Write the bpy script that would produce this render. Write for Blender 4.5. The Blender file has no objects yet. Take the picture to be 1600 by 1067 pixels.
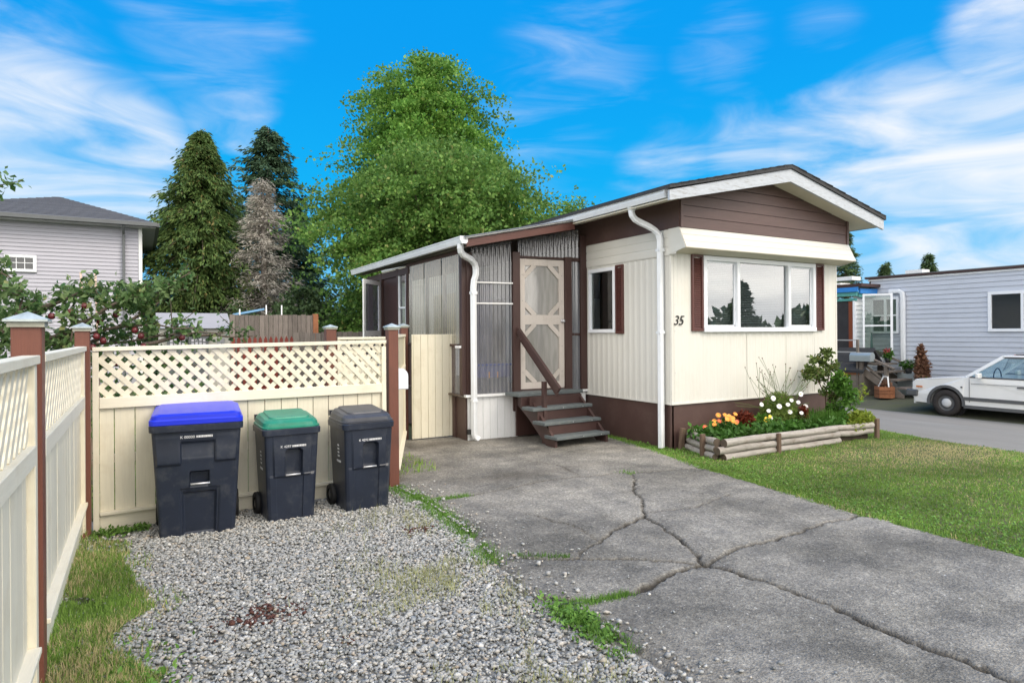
import bpy, math, random
import numpy as np
from mathutils import Vector, Matrix, Euler
R=math.radians; PI=math.pi
random.seed(7); rng=np.random.default_rng(11)
scene=bpy.context.scene; COL=scene.collection

# ------------------------------------------------------------ camera
YAW=R(30.1); ROLL=0.0070
F=Vector((math.sin(YAW),math.cos(YAW),0)); RT=Vector((math.cos(YAW),-math.sin(YAW),0)); UP=Vector((0,0,1))
xr=RT*math.cos(ROLL)-UP*math.sin(ROLL); yr=UP*math.cos(ROLL)+RT*math.sin(ROLL)
cam=bpy.data.cameras.new('camera'); co=bpy.data.objects.new('camera',cam); COL.objects.link(co)
cam.lens=22.5; cam.sensor_width=36; cam.shift_y=-12.5/1600; cam.clip_start=.05; cam.clip_end=2000
m=Matrix((xr,yr,-F)).transposed().to_4x4(); m.translation=Vector((0,0,1.6)); co.matrix_world=m
scene.camera=co
scene.render.engine='CYCLES'
scene.view_settings.view_transform='Standard'; scene.view_settings.look='None'
scene.view_settings.exposure=1.28; scene.view_settings.gamma=1; scene.view_settings.use_curve_mapping=False
scene.cycles.max_bounces=8; scene.cycles.transparent_max_bounces=16

# ------------------------------------------------------------ world: daylight sky with drifting cloud
SUND=Vector((.50,-.72,.80)).normalized()
W=bpy.data.worlds.new('World'); scene.world=W; W.use_nodes=True
nt=W.node_tree; N=nt.nodes; L=nt.links; N.clear()
def wn(t,**k):
    n=N.new(t)
    for a,b in k.items(): setattr(n,a,b)
    return n
def wmath(op,a,b=None,clamp=False):
    n=wn('ShaderNodeMath',operation=op,use_clamp=clamp)
    for i,v in enumerate((a,b)):
        if v is None: continue
        if isinstance(v,(int,float)): n.inputs[i].default_value=v
        else: L.new(v,n.inputs[i])
    return n.outputs[0]
out=wn('ShaderNodeOutputWorld'); bg=wn('ShaderNodeBackground'); bg.inputs[1].default_value=1.0
sky=wn('ShaderNodeTexSky',sky_type='NISHITA'); sky.sun_disc=False
sky.sun_elevation=math.asin(SUND.z); sky.sun_rotation=math.atan2(SUND.x,SUND.y); sky.air_density=1.0; sky.dust_density=.3; sky.ozone_density=2.5
tc=wn('ShaderNodeTexCoord'); nrm=wn('ShaderNodeVectorMath',operation='NORMALIZE'); L.new(tc.outputs['Generated'],nrm.inputs[0]); D=nrm.outputs[0]
sep=wn('ShaderNodeSeparateXYZ'); L.new(D,sep.inputs[0])
scl=wn('ShaderNodeVectorMath',operation='SCALE'); L.new(sky.outputs[0],scl.inputs[0]); scl.inputs['Scale'].default_value=.05
# photographic rendering of the blue: clear azure overhead, paler low down
el=wmath('MAXIMUM',sep.outputs[2],0.0)
ramp=wn('ShaderNodeValToRGB'); L.new(el,ramp.inputs[0]); cr=ramp.color_ramp
cr.elements[0].position=0; cr.elements[0].color=(.15,.287,.41,1)
cr.elements[1].position=1; cr.elements[1].color=(.0,.105,.365,1)
e=cr.elements.new(.10); e.color=(.048,.235,.405,1)
e=cr.elements.new(.22); e.color=(.0,.187,.396,1)
e=cr.elements.new(.38); e.color=(.0,.150,.383,1)
mixs=wn('ShaderNodeMix',data_type='RGBA'); mixs.inputs[0].default_value=.97
L.new(scl.outputs[0],mixs.inputs[6]); L.new(ramp.outputs[0],mixs.inputs[7])
def pixdir(u,v):
    d=F+xr*((u-800)/1000)-yr*((v-521)/1000); return d.normalized()
def blob(u,v,deg,soft=.15,gain=1.0):
    d=pixdir(u,v); dt=wn('ShaderNodeVectorMath',operation='DOT_PRODUCT'); L.new(D,dt.inputs[0]); dt.inputs[1].default_value=d
    mr=wn('ShaderNodeMapRange',interpolation_type='SMOOTHSTEP'); L.new(dt.outputs['Value'],mr.inputs[0])
    mr.inputs[1].default_value=math.cos(R(deg)); mr.inputs[2].default_value=math.cos(R(deg*soft)); mr.inputs[3].default_value=0; mr.inputs[4].default_value=gain
    return mr.outputs[0]
acc=None
for a in [(40,280,11,.1,.95),(180,262,8,.1,.8),(-120,250,16,.1,.95),(280,300,7,.1,.5),(90,225,7,.1,.55),(310,50,6.5,.1,.36),(340,110,6,.1,.36),(355,190,5,.1,.42),(350,250,5,.1,.38),(265,35,5,.1,.30),(395,35,5,.1,.28),
          (1060,285,7,.1,.5),(1180,262,7,.1,.6),(1300,240,8,.1,.7),(1430,232,9,.1,.8),(1570,230,9,.1,.85),(1720,230,12,.1,.9),(1360,330,8,.1,.5),(1500,350,9,.1,.65),(1620,330,9,.1,.7),
          (1550,60,4.5,.1,.75),(1580,30,3.5,.1,.6),(1140,75,4,.1,.30),(1090,85,3,.1,.25),(1285,48,3.5,.1,.25),(905,105,8,.1,.30),(860,180,8,.1,.3),(1230,385,9,.1,.45)]:
    b=blob(*a); acc=b if acc is None else wmath('MAXIMUM',acc,b)
# overcast half of the sky towards the south, mirrored in the window panes; westward spread and extra brightness added as fill light
sdir=wmath('ADD',sep.outputs[1],wmath('MULTIPLY',wmath('ADD',sep.outputs[0],.45),.45))
sm=wn('ShaderNodeMapRange',interpolation_type='SMOOTHSTEP'); L.new(sdir,sm.inputs[0])
sm.inputs[1].default_value=.35; sm.inputs[2].default_value=-.10; sm.inputs[3].default_value=0; sm.inputs[4].default_value=1.6
acc=wmath('MAXIMUM',acc,sm.outputs[0])
mp=wn('ShaderNodeMapping'); L.new(D,mp.inputs[0]); mp.inputs['Scale'].default_value=(2.6,2.6,10.5); mp.inputs['Rotation'].default_value=(.25,.2,.5)
nz=wn('ShaderNodeTexNoise'); L.new(mp.outputs[0],nz.inputs[0]); nz.inputs['Scale'].default_value=1.5; nz.inputs['Detail'].default_value=9; nz.inputs['Roughness'].default_value=.54; nz.inputs['Distortion'].default_value=1.1
s1=wmath('ADD',nz.outputs[0],wmath('MULTIPLY',acc,.36))
cm=wn('ShaderNodeMapRange',interpolation_type='SMOOTHSTEP'); L.new(s1,cm.inputs[0]); cm.inputs[1].default_value=.47; cm.inputs[2].default_value=1.06
cov=wmath('MULTIPLY',cm.outputs[0],wmath('MINIMUM',wmath('MULTIPLY',acc,1.6),1.0),True)
# cloud brightness, greyer undersides in the overcast part
nz2=wn('ShaderNodeTexNoise'); L.new(mp.outputs[0],nz2.inputs[0]); nz2.inputs['Scale'].default_value=1.1; nz2.inputs['Detail'].default_value=5
cc=wn('ShaderNodeValToRGB'); L.new(nz2.outputs[0],cc.inputs[0])
cc.color_ramp.elements[0].position=.34; cc.color_ramp.elements[0].color=(.66,.66,.67,1); cc.color_ramp.elements[1].position=.62; cc.color_ramp.elements[1].color=(1.16,1.11,1.03,1)
cfront=wn('ShaderNodeMix',data_type='RGBA'); L.new(sm.outputs[0],cfront.inputs[0]); cfront.inputs[6].default_value=(.395,.405,.42,1); L.new(cc.outputs[0],cfront.inputs[7])
fin=wn('ShaderNodeMix',data_type='RGBA'); L.new(cov,fin.inputs[0]); L.new(mixs.outputs[2],fin.inputs[6]); L.new(cfront.outputs[2],fin.inputs[7])
L.new(fin.outputs[2],bg.inputs[0]); L.new(bg.outputs[0],out.inputs[0])

sun=bpy.data.lights.new('sun','SUN'); sun.energy=.85; sun.angle=R(28); sun.color=(1,.87,.70)
so=bpy.data.objects.new('sun',sun); COL.objects.link(so); so.rotation_euler=(-SUND).to_track_quat('-Z','Y').to_euler(); so.location=(0,0,30)

# ------------------------------------------------------------ materials
MC={}
def mat(name,col,rough=.6,var=.12,scale=6,stretch=(1,1,1),bump=0,bscale=60,bstretch=None,rnd=.06,dirt=None,metal=0,spec=.5,col2=None,alpha=None,coat=0):
    if name in MC: return MC[name]
    m=bpy.data.materials.new(name); m.use_nodes=True; nt=m.node_tree; n=nt.nodes; l=nt.links
    bs=n['Principled BSDF']; bs.inputs['Roughness'].default_value=rough; bs.inputs['Metallic'].default_value=metal; bs.inputs['Specular IOR Level'].default_value=spec
    if coat: bs.inputs['Coat Weight'].default_value=coat; bs.inputs['Coat Roughness'].default_value=.08
    tc=n.new('ShaderNodeTexCoord'); oi=n.new('ShaderNodeObjectInfo'); ad=n.new('ShaderNodeVectorMath'); ad.operation='ADD'
    mu=n.new('ShaderNodeMath'); mu.operation='MULTIPLY'; mu.inputs[1].default_value=37.; l.new(oi.outputs['Random'],mu.inputs[0])
    l.new(tc.outputs['Object'],ad.inputs[0]); l.new(mu.outputs[0],ad.inputs[1])
    mp=n.new('ShaderNodeMapping'); mp.inputs['Scale'].default_value=stretch; l.new(ad.outputs[0],mp.inputs[0])
    nz=n.new('ShaderNodeTexNoise'); nz.inputs['Scale'].default_value=scale; nz.inputs['Detail'].default_value=7; nz.inputs['Roughness'].default_value=.65; l.new(mp.outputs[0],nz.inputs[0])
    rp=n.new('ShaderNodeValToRGB'); l.new(nz.outputs[0],rp.inputs[0])
    c=np.array(col[:3]); c2=np.array(col2) if col2 is not None else c*(1+var)
    rp.color_ramp.elements[0].position=.3; rp.color_ramp.elements[0].color=(*np.clip(c*(1-var),0,1),1)
    rp.color_ramp.elements[1].position=.7; rp.color_ramp.elements[1].color=(*np.clip(c2,0,1),1)
    cur=rp.outputs[0]
    if dirt:
        dc,amt,ds=dirt[:3]
        n2=n.new('ShaderNodeTexNoise'); n2.inputs['Scale'].default_value=ds; n2.inputs['Detail'].default_value=8; n2.inputs['Roughness'].default_value=.7; l.new(mp.outputs[0] if len(dirt)>3 else ad.outputs[0],n2.inputs[0])
        mr=n.new('ShaderNodeMapRange'); l.new(n2.outputs[0],mr.inputs[0]); mr.inputs[1].default_value=.52; mr.inputs[2].default_value=.72; mr.inputs[4].default_value=amt
        mx=n.new('ShaderNodeMix'); mx.data_type='RGBA'; l.new(mr.outputs[0],mx.inputs[0]); l.new(cur,mx.inputs[6]); mx.inputs[7].default_value=(*dc,1); cur=mx.outputs[2]
    if rnd:
        hs=n.new('ShaderNodeHueSaturation'); mr=n.new('ShaderNodeMapRange'); l.new(oi.outputs['Random'],mr.inputs[0]); mr.inputs[3].default_value=1-rnd; mr.inputs[4].default_value=1+rnd
        l.new(mr.outputs[0],hs.inputs['Value']); l.new(cur,hs.inputs['Color']); cur=hs.outputs[0]
    l.new(cur,bs.inputs['Base Color'])
    if bump:
        n3=n.new('ShaderNodeTexNoise'); n3.inputs['Scale'].default_value=bscale; n3.inputs['Detail'].default_value=5
        mp3=n.new('ShaderNodeMapping'); mp3.inputs['Scale'].default_value=bstretch or stretch; l.new(ad.outputs[0],mp3.inputs[0]); l.new(mp3.outputs[0],n3.inputs[0])
        bp=n.new('ShaderNodeBump'); bp.inputs['Strength'].default_value=bump; bp.inputs['Distance'].default_value=.01; l.new(n3.outputs[0],bp.inputs['Height']); l.new(bp.outputs[0],bs.inputs['Normal'])
    MC[name]=m; return m

def leafmat(name,c0,c1,c2=None,trans=.25,rough=.45):
    m=bpy.data.materials.new(name); m.use_nodes=True; n=m.node_tree.nodes; l=m.node_tree.links
    bs=n['Principled BSDF']; bs.inputs['Roughness'].default_value=rough; bs.inputs['Specular IOR Level'].default_value=.2
    at=n.new('ShaderNodeAttribute'); at.attribute_name='rnd'
    rp=n.new('ShaderNodeValToRGB'); l.new(at.outputs['Fac'],rp.inputs[0])
    rp.color_ramp.elements[0].color=(*c0,1); rp.color_ramp.elements[1].color=(*c1,1)
    if c2: e=rp.color_ramp.elements.new(.93); e.color=(*c1,1); rp.color_ramp.elements[2].color=(*c2,1)
    tc=n.new('ShaderNodeTexCoord'); nz=n.new('ShaderNodeTexNoise'); nz.inputs['Scale'].default_value=.9; nz.inputs['Detail'].default_value=4; l.new(tc.outputs['Object'],nz.inputs[0])
    mr=n.new('ShaderNodeMapRange'); l.new(nz.outputs[0],mr.inputs[0]); mr.inputs[1].default_value=.3; mr.inputs[2].default_value=.7; mr.inputs[3].default_value=.7; mr.inputs[4].default_value=1.35
    hs=n.new('ShaderNodeHueSaturation'); l.new(mr.outputs[0],hs.inputs['Value']); l.new(rp.outputs[0],hs.inputs['Color'])
    l.new(hs.outputs[0],bs.inputs['Base Color'])
    tr=n.new('ShaderNodeBsdfTranslucent'); l.new(hs.outputs[0],tr.inputs[0]); mx=n.new('ShaderNodeMixShader'); mx.inputs[0].default_value=trans
    l.new(bs.outputs[0],mx.inputs[1]); l.new(tr.outputs[0],mx.inputs[2]); l.new(mx.outputs[0],n['Material Output'].inputs[0])
    return m

def glassmat(name,tint=(.7,.75,.75),ior=1.8,rough=0.0,extra=.0):
    m=bpy.data.materials.new(name); m.use_nodes=True; n=m.node_tree.nodes; l=m.node_tree.links; n.remove(n['Principled BSDF'])
    fr=n.new('ShaderNodeFresnel'); fr.inputs[0].default_value=ior
    t=n.new('ShaderNodeBsdfTransparent'); t.inputs[0].default_value=(*tint,1); g=n.new('ShaderNodeBsdfGlossy'); g.inputs['Roughness'].default_value=rough; g.inputs[0].default_value=(.95,.97,1,1)
    ad=n.new('ShaderNodeMath'); ad.operation='ADD'; ad.use_clamp=True; ad.inputs[1].default_value=extra; ge=n.new('ShaderNodeNewGeometry'); iv=n.new('ShaderNodeMath'); iv.operation='SUBTRACT'; iv.inputs[0].default_value=1; l.new(ge.outputs['Backfacing'],iv.inputs[1]); l.new(fr.outputs[0],ad.inputs[0]); mm=n.new('ShaderNodeMath'); mm.operation='MULTIPLY'; l.new(ad.outputs[0],mm.inputs[0]); l.new(iv.outputs[0],mm.inputs[1])
    mx=n.new('ShaderNodeMixShader'); l.new(mm.outputs[0],mx.inputs[0]); l.new(t.outputs[0],mx.inputs[1]); l.new(g.outputs[0],mx.inputs[2]); l.new(mx.outputs[0],n['Material Output'].inputs[0])
    return m

def polymat(name,tint,body,cover):
    # weathered corrugated polycarbonate
    m=bpy.data.materials.new(name); m.use_nodes=True; n=m.node_tree.nodes; l=m.node_tree.links; bs=n['Principled BSDF']
    bs.inputs['Roughness'].default_value=.12; bs.inputs['Specular IOR Level'].default_value=1.0
    tc=n.new('ShaderNodeTexCoord'); mp=n.new('ShaderNodeMapping'); mp.inputs['Scale'].default_value=(9,9,1.2); l.new(tc.outputs['Object'],mp.inputs[0])
    nz=n.new('ShaderNodeTexNoise'); nz.inputs['Scale'].default_value=2.; nz.inputs['Detail'].default_value=6; l.new(mp.outputs[0],nz.inputs[0])
    rp=n.new('ShaderNodeValToRGB'); l.new(nz.outputs[0],rp.inputs[0]); rp.color_ramp.elements[0].position=.35; rp.color_ramp.elements[1].position=.7
    rp.color_ramp.elements[0].color=(*[c*.88 for c in body],1); rp.color_ramp.elements[1].color=(*body,1); l.new(rp.outputs[0],bs.inputs['Base Color'])
    t=n.new('ShaderNodeBsdfTransparent'); t.inputs[0].default_value=(*tint,1)
    mr=n.new('ShaderNodeMapRange'); l.new(nz.outputs[0],mr.inputs[0]); mr.inputs[1].default_value=.3; mr.inputs[2].default_value=.75; mr.inputs[3].default_value=cover*.85; mr.inputs[4].default_value=min(1,cover*1.2)
    mx=n.new('ShaderNodeMixShader'); l.new(mr.outputs[0],mx.inputs[0]); l.new(t.outputs[0],mx.inputs[1]); l.new(bs.outputs[0],mx.inputs[2]); fr=n.new('ShaderNodeFresnel'); ge=n.new('ShaderNodeNewGeometry'); io=n.new('ShaderNodeMapRange'); l.new(ge.outputs['Backfacing'],io.inputs[0]); io.inputs[3].default_value=1.95; io.inputs[4].default_value=1/1.95; l.new(io.outputs[0],fr.inputs[0]); g=n.new('ShaderNodeBsdfGlossy'); g.inputs['Roughness'].default_value=.10; m2=n.new('ShaderNodeMixShader'); l.new(fr.outputs[0],m2.inputs[0]); l.new(mx.outputs[0],m2.inputs[1]); l.new(g.outputs[0],m2.inputs[2]); l.new(m2.outputs[0],n['Material Output'].inputs[0])
    return m

GRAINZ=(14,14,1.0)
M_fence=mat('cream_painted_wood',(.74,.695,.56),.55,.05,5,GRAINZ,.12,8,rnd=.045,dirt=((.50,.41,.27),.36,3.0))
M_fenceX=mat('cream_painted_rail',(.76,.715,.585),.55,.05,5,(1,14,14),.12,8,rnd=.03,dirt=((.50,.40,.24),.25,3.5))
M_post=mat('brown_red_post_paint',(.155,.055,.036),.5,.12,5,GRAINZ,.15,9,rnd=.05,dirt=((.09,.04,.03),.4,4))
M_postcap=mat('weathered_galvanised_cap',(.48,.54,.54),.5,.22,14,bump=.1,bscale=60,metal=.3,rnd=.05,dirt=((.25,.30,.28),.5,20))
M_capwood=mat('mossy_cap_block',(.36,.36,.30),.8,.2,10,bump=.2,bscale=60)
M_side=mat('cream_metal_siding',(.70,.69,.645),.38,.035,1.2,(1,1,.35),.03,8,rnd=.01,dirt=((.58,.54,.44),.22,1.7))
M_brown=mat('brown_skirting_paint',(.085,.048,.042),.5,.12,3,rnd=.02,bump=.06,bscale=60,dirt=((.12,.085,.07),.4,3))
M_gable=mat('brown_gable_board',(.118,.072,.066),.5,.12,4,(1,10,10),.1,8,rnd=.05)
M_trimdark=mat('dark_brown_trim',(.055,.026,.022),.45,.15,5,GRAINZ,.12,8,rnd=.08)
M_redbrown=mat('red_brown_fascia',(.10,.038,.03),.5,.2,5,(1,10,10),.15,8)
M_white=mat('white_painted_wood',(.80,.81,.82),.45,.04,4,GRAINZ,.05,8,rnd=.02,dirt=((.55,.54,.5),.2,4))
M_barge=mat('flaking_white_fascia',(.50,.54,.60),.6,.12,9,(1,6,6),.2,16,dirt=((.28,.27,.25),.85,7,1),rnd=.03)
M_gutter=mat('white_gutter_enamel',(.80,.83,.87),.3,.04,5,rnd=.02,dirt=((.55,.55,.52),.25,6))
M_vinyl=mat('white_vinyl_frame',(.82,.85,.90),.3,.03,4,rnd=.02)
M_soffit=mat('cream_soffit',(.66,.62,.50),.6,.06,4)
M_shutter=mat('maroon_louvre_shutter',(.10,.035,.03),.4,.1,8,rnd=.04)
M_shingle=mat('dark_asphalt_shingle',(.045,.046,.05),.9,.35,40,bump=.4,bscale=150,rnd=.12)
M_shingle2=mat('slate_grey_shingle',(.115,.12,.135),.9,.25,25,bump=.3,bscale=100,rnd=.12)
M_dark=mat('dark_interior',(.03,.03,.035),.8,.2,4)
M_interior=mat('room_wall_paint',(.22,.20,.17),.8,.1,3)
M_floor=mat('porch_floor_boards',(.12,.09,.07),.7,.2,5)
M_tread=mat('grey_green_painted_tread',(.115,.135,.14),.7,.3,9,(1,8,8),.25,14,rnd=.08,dirt=((.22,.22,.2),.5,12))
M_stair=mat('brown_stair_paint',(.06,.03,.027),.5,.15,6,bump=.1,bscale=30)
M_bin=mat('navy_black_bin_plastic',(.017,.023,.040),.36,.2,3,bump=.05,bscale=160,rnd=.03,dirt=((.075,.08,.09),.6,7))
M_blue=mat('blue_lid_plastic',(.012,.03,.62),.33,.08,3,rnd=0)
M_green=mat('green_lid_plastic',(.015,.20,.13),.4,.25,4,rnd=0,dirt=((.10,.33,.25),.5,6))
M_lidblk=mat('charcoal_lid_plastic',(.05,.054,.068),.4,.3,6,rnd=0)
M_steel=mat('steel_bar',(.62,.62,.64),.35,.06,20,metal=.6)
M_rubber=mat('black_rubber',(.015,.015,.016),.7,.2,9)
M_ink=mat('white_stamp_print',(.75,.76,.78),.5,.1,20,rnd=0)
M_black=mat('black_metal_numeral',(.01,.01,.01),.35,.1,5,rnd=0)
M_log=mat('weathered_grey_log',(.34,.315,.29),.85,.3,5,(1,9,9),.35,10,rnd=.12,dirt=((.15,.10,.07),.65,7))
M_logend=mat('dark_log_end',(.10,.075,.055),.9,.3,30,rnd=.1)
M_stake=mat('brown_wooden_stake',(.13,.085,.06),.85,.3,6,GRAINZ,.3,10)
M_soil=mat('dark_soil',(.045,.032,.022),.95,.4,12,bump=.5,bscale=50)
M_sidingL=mat('lilac_grey_siding',(.43,.43,.50),.5,.04,2,rnd=.02)
M_sidingR=mat('pale_blue_grey_siding',(.52,.56,.64),.45,.05,2,(1,.4,1),rnd=.03,dirt=((.38,.40,.45),.3,2))
M_grey=mat('dark_grey_gutter',(.12,.13,.14),.5,.1,4)
M_lsoffit=mat('grey_soffit_panel',(.40,.41,.43),.6,.05,4)
M_oldwood=mat('silvered_fence_board',(.19,.165,.15),.9,.35,5,GRAINZ,.4,9,rnd=.22)
M_redwood=mat('faded_red_picket',(.19,.035,.026),.8,.3,6,GRAINZ,.3,9,rnd=.15)
M_deck=mat('weathered_deck_wood',(.17,.145,.125),.85,.3,6,bump=.3,bscale=20,rnd=.15)
M_orwood=mat('orange_cedar_wood',(.30,.12,.055),.7,.25,6,bump=.2,bscale=20,rnd=.12)
M_mail=mat('grey_metal_mailbox',(.40,.46,.48),.35,.06,5,metal=.4)
M_plastic=mat('white_plastic',(.78,.82,.90),.35,.02,4)
M_car=mat('white_car_paint',(.86,.87,.86),.22,.03,2,rnd=0,coat=.6)
M_cartrim=mat('grey_rubber_trim',(.10,.105,.11),.5,.12,9)
M_tyre=mat('brown_black_tyre',(.03,.026,.025),.75,.25,12)
M_lamp=mat('amber_lamp',(.62,.20,.04),.25,.1,5)
M_tealpaint=mat('blue_fascia_paint',(.03,.22,.62),.5,.08,3)
M_teal=mat('teal_fascia_paint',(.10,.36,.34),.5,.1,3)
M_bark=mat('grey_brown_bark',(.11,.085,.065),.9,.3,6,GRAINZ,.5,6)
M_twig=mat('dead_grey_twig',(.27,.235,.215),.9,.25,4)
M_apple=mat('dark_red_apple',(.11,.014,.018),.3,.35,18,rnd=.15)
M_bamboo=mat('pinkish_bamboo_stake',(.62,.46,.38),.5,.15,9,GRAINZ)
M_shed=mat('beige_plastic_shed',(.52,.51,.47),.5,.04,3)
M_shedroof=mat('light_grey_shed_roof',(.36,.36,.39),.6,.05,3)
M_sheddoor=mat('grey_shed_door',(.10,.11,.12),.5,.05,3)
M_terra=mat('black_plant_pot',(.02,.02,.022),.5,.1,4)
M_pink=mat('pale_door_paint',(.62,.56,.51),.5,.06,4,GRAINZ,.06,8,rnd=.02,dirt=((.40,.34,.28),.4,6))
M_bluebag=mat('blue_tote',(.02,.05,.22),.4,.15,5)
M_orange=mat('orange_clasp',(.85,.32,.03),.4,.05,5)
M_blind=mat('blind_slat',(.34,.37,.39),.5,.04,5)
M_curtain=mat('pale_green_curtain',(.30,.38,.35),.8,.15,6,(8,8,.5))

G_win=glassmat('window_glass',(.85,.88,.88),1.55,0,.24)
G_side=glassmat('side_window_glass',(.7,.75,.72),1.5,0,.06)
G_car=glassmat('car_glass',(.84,.89,.89),1.45,0,.04)
G_dark=glassmat('dark_window_glass',(.4,.42,.42),1.5,0,.05)
P_front=polymat('clear_corrugated_plastic',(.68,.71,.80),(.52,.52,.56),.30)
P_side=polymat('smoky_corrugated_plastic',(.80,.78,.72),(.50,.475,.41),.36)
P_screen=polymat('grey_insect_screen',(.66,.64,.61),(.50,.48,.45),.66)

# ------------------------------------------------------------ helpers
ROOT={}
def V(*a): return Vector(a)
def thing(name,label,cat,loc,group=None):
    o=bpy.data.objects.new(name,None); o.empty_display_size=.2; COL.objects.link(o); o.location=loc; ROOT[o.name]=Vector(loc)
    tag(o,label,cat,group); return o
def tag(o,label=None,cat=None,group=None,kind=None):
    if label: o['label']=label
    if cat: o['category']=cat
    if group: o['group']=group
    if kind: o['kind']=kind
    return o
def link(name,me,parent=None,origin=None,kind=None):
    o=bpy.data.objects.new(name,me); COL.objects.link(o)
    if parent is not None: o.parent=parent; ROOT[o.name]=ROOT[parent.name]
    else: o.location=origin; ROOT[o.name]=Vector(origin)
    if kind: o['kind']=kind
    return o
class MB:
    def __init__(s): s.v=[]; s.f=[]; s.sm=[]
    def add(s,vs,fs,smooth=False):
        o=len(s.v); s.v+= [tuple(v) for v in vs]; s.f+=[tuple(i+o for i in f) for f in fs]; s.sm+=[smooth]*len(fs); return s
    def box(s,c,size,rz=0,rot=None):
        hx,hy,hz=[a/2 for a in size]; M=rot if rot is not None else Matrix.Rotation(rz,3,'Z'); c=Vector(c)
        p=[c+M@Vector((x*hx,y*hy,z*hz)) for x in(-1,1) for y in(-1,1) for z in(-1,1)]
        return s.add(p,[(0,1,3,2),(4,6,7,5),(0,4,5,1),(2,3,7,6),(0,2,6,4),(1,5,7,3)])
    def beam(s,a,b,w,h,up=(0,0,1)):
        a=Vector(a); b=Vector(b); d=(b-a); ln=d.length; d.normalize(); u=Vector(up); x=d.cross(u)
        if x.length<1e-4: x=d.cross(Vector((1,0,0)))
        x.normalize(); y=x.cross(d); M=Matrix((x,d,y)).transposed(); return s.box((a+b)/2,(w,ln,h),rot=M)
    def tube(s,pts,r,n=8,caps=True,smooth=True):
        pts=[Vector(p) for p in pts]; rs=r if isinstance(r,(list,tuple)) else [r]*len(pts); vs=[]; k=len(pts); px=None
        for i,p in enumerate(pts):
            t=(pts[min(i+1,k-1)]-pts[max(i-1,0)]).normalized()
            if px is None: px=t.cross(Vector((0,0,1)) if abs(t.z)<.95 else Vector((1,0,0))).normalized()
            else: px=(px-t*px.dot(t)); px=px.normalized() if px.length>1e-6 else t.orthogonal().normalized()
            y=t.cross(px)
            for j in range(n): a=2*PI*j/n; vs.append(p+(px*math.cos(a)+y*math.sin(a))*rs[i])
        fs=[(i*n+j,i*n+(j+1)%n,(i+1)*n+(j+1)%n,(i+1)*n+j) for i in range(k-1) for j in range(n)]
        o=len(s.v); s.add(vs,fs,smooth)
        if caps: s.f+=[tuple(o+j for j in range(n))[::-1],tuple(o+(k-1)*n+j for j in range(n))]; s.sm+=[False,False]
        return s
    def rtube(s,pts,w,h,side=(1,0,0)):   # rectangular pipe along a path
        pts=[Vector(p) for p in pts]; k=len(pts); sd=Vector(side).normalized(); vs=[]
        for i,p in enumerate(pts):
            t=(pts[min(i+1,k-1)]-pts[max(i-1,0)]).normalized(); y=t.cross(sd).normalized()
            c=.18
            for a,b in ((-.5,-.5+c),(-.5+c,-.5),(.5-c,-.5),(.5,-.5+c),(.5,.5-c),(.5-c,.5),(-.5+c,.5),(-.5,.5-c)): vs.append(p+sd*a*w+y*b*h)
        fs=[(i*8+j,i*8+(j+1)%8,(i+1)*8+(j+1)%8,(i+1)*8+j) for i in range(k-1) for j in range(8)]
        fs+=[tuple(range(8))[::-1],tuple((k-1)*8+j for j in range(8))]
        return s.add(vs,fs)
    def ext(s,poly,d):  # polygon (3D pts) extruded by vector d
        n=len(poly); p=[Vector(a) for a in poly]; d=Vector(d); q=[a+d for a in p]
        return s.add(p+q,[tuple(range(n))[::-1],tuple(range(n,2*n))]+[(i,(i+1)%n,n+(i+1)%n,n+i) for i in range(n)])
    def lathe(s,c,prof,n=16,axis='Z',smooth=True):
        c=Vector(c); vs=[]
        for r,h in prof:
            for j in range(n):
                a=2*PI*j/n; x,y=r*math.cos(a),r*math.sin(a)
                vs.append(c+(Vector((x,y,h)) if axis=='Z' else Vector((h,x,y)) if axis=='X' else Vector((x,h,y))))
        k=len(prof)
        return s.add(vs,[(i*n+j,i*n+(j+1)%n,(i+1)*n+(j+1)%n,(i+1)*n+j) for i in range(k-1) for j in range(n)],smooth)
    def build(s,name,m,parent=None,origin=None,kind=None,bev=0):
        if parent is not None: o=ROOT[parent.name]
        elif origin is not None: o=Vector(origin)
        else:
            a=np.array([tuple(v) for v in s.v]); o=Vector(((a[:,0].min()+a[:,0].max())/2,(a[:,1].min()+a[:,1].max())/2,a[:,2].min()))
        me=bpy.data.meshes.new(name); me.from_pydata([tuple(Vector(v)-o) for v in s.v],[],s.f); me.polygons.foreach_set('use_smooth',s.sm)
        me.materials.append(m); me.validate(); 
        import bmesh
        bm=bmesh.new(); bm.from_mesh(me); bmesh.ops.recalc_face_normals(bm,faces=bm.faces)
        if bev: bmesh.ops.bevel(bm,geom=list(bm.edges),offset=bev,segments=1,affect='EDGES',clamp_overlap=True)
        bm.to_mesh(me); bm.free(); me.update()
        return link(name,me,parent,o,kind)
BOXC={}
def pbox(name,m,parent,c,size,rz=0,rot=None,bev=.003,label=None):
    key=(tuple(round(a,4) for a in size),bev,m.name)
    if key not in BOXC:
        import bmesh
        me=bpy.data.meshes.new(name); bm=bmesh.new(); bmesh.ops.create_cube(bm,size=1.0)
        for v in bm.verts: v.co=Vector((v.co.x*size[0],v.co.y*size[1],v.co.z*size[2]))
        if bev: bmesh.ops.bevel(bm,geom=list(bm.edges),offset=min(bev,min(size)*.3),segments=1,affect='EDGES')
        bm.to_mesh(me); bm.free(); me.materials.append(m); BOXC[key]=me
    o=bpy.data.objects.new(name,BOXC[key]); COL.objects.link(o); o.parent=parent
    o.location=Vector(c)-(ROOT[parent.name] if parent is not None else V(0,0,0))
    o.rotation_euler=(rot.to_euler() if rot is not None else Euler((0,0,rz)))
    ROOT[o.name]=Vector(c)
    if label: o['label']=label
    return o
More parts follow.
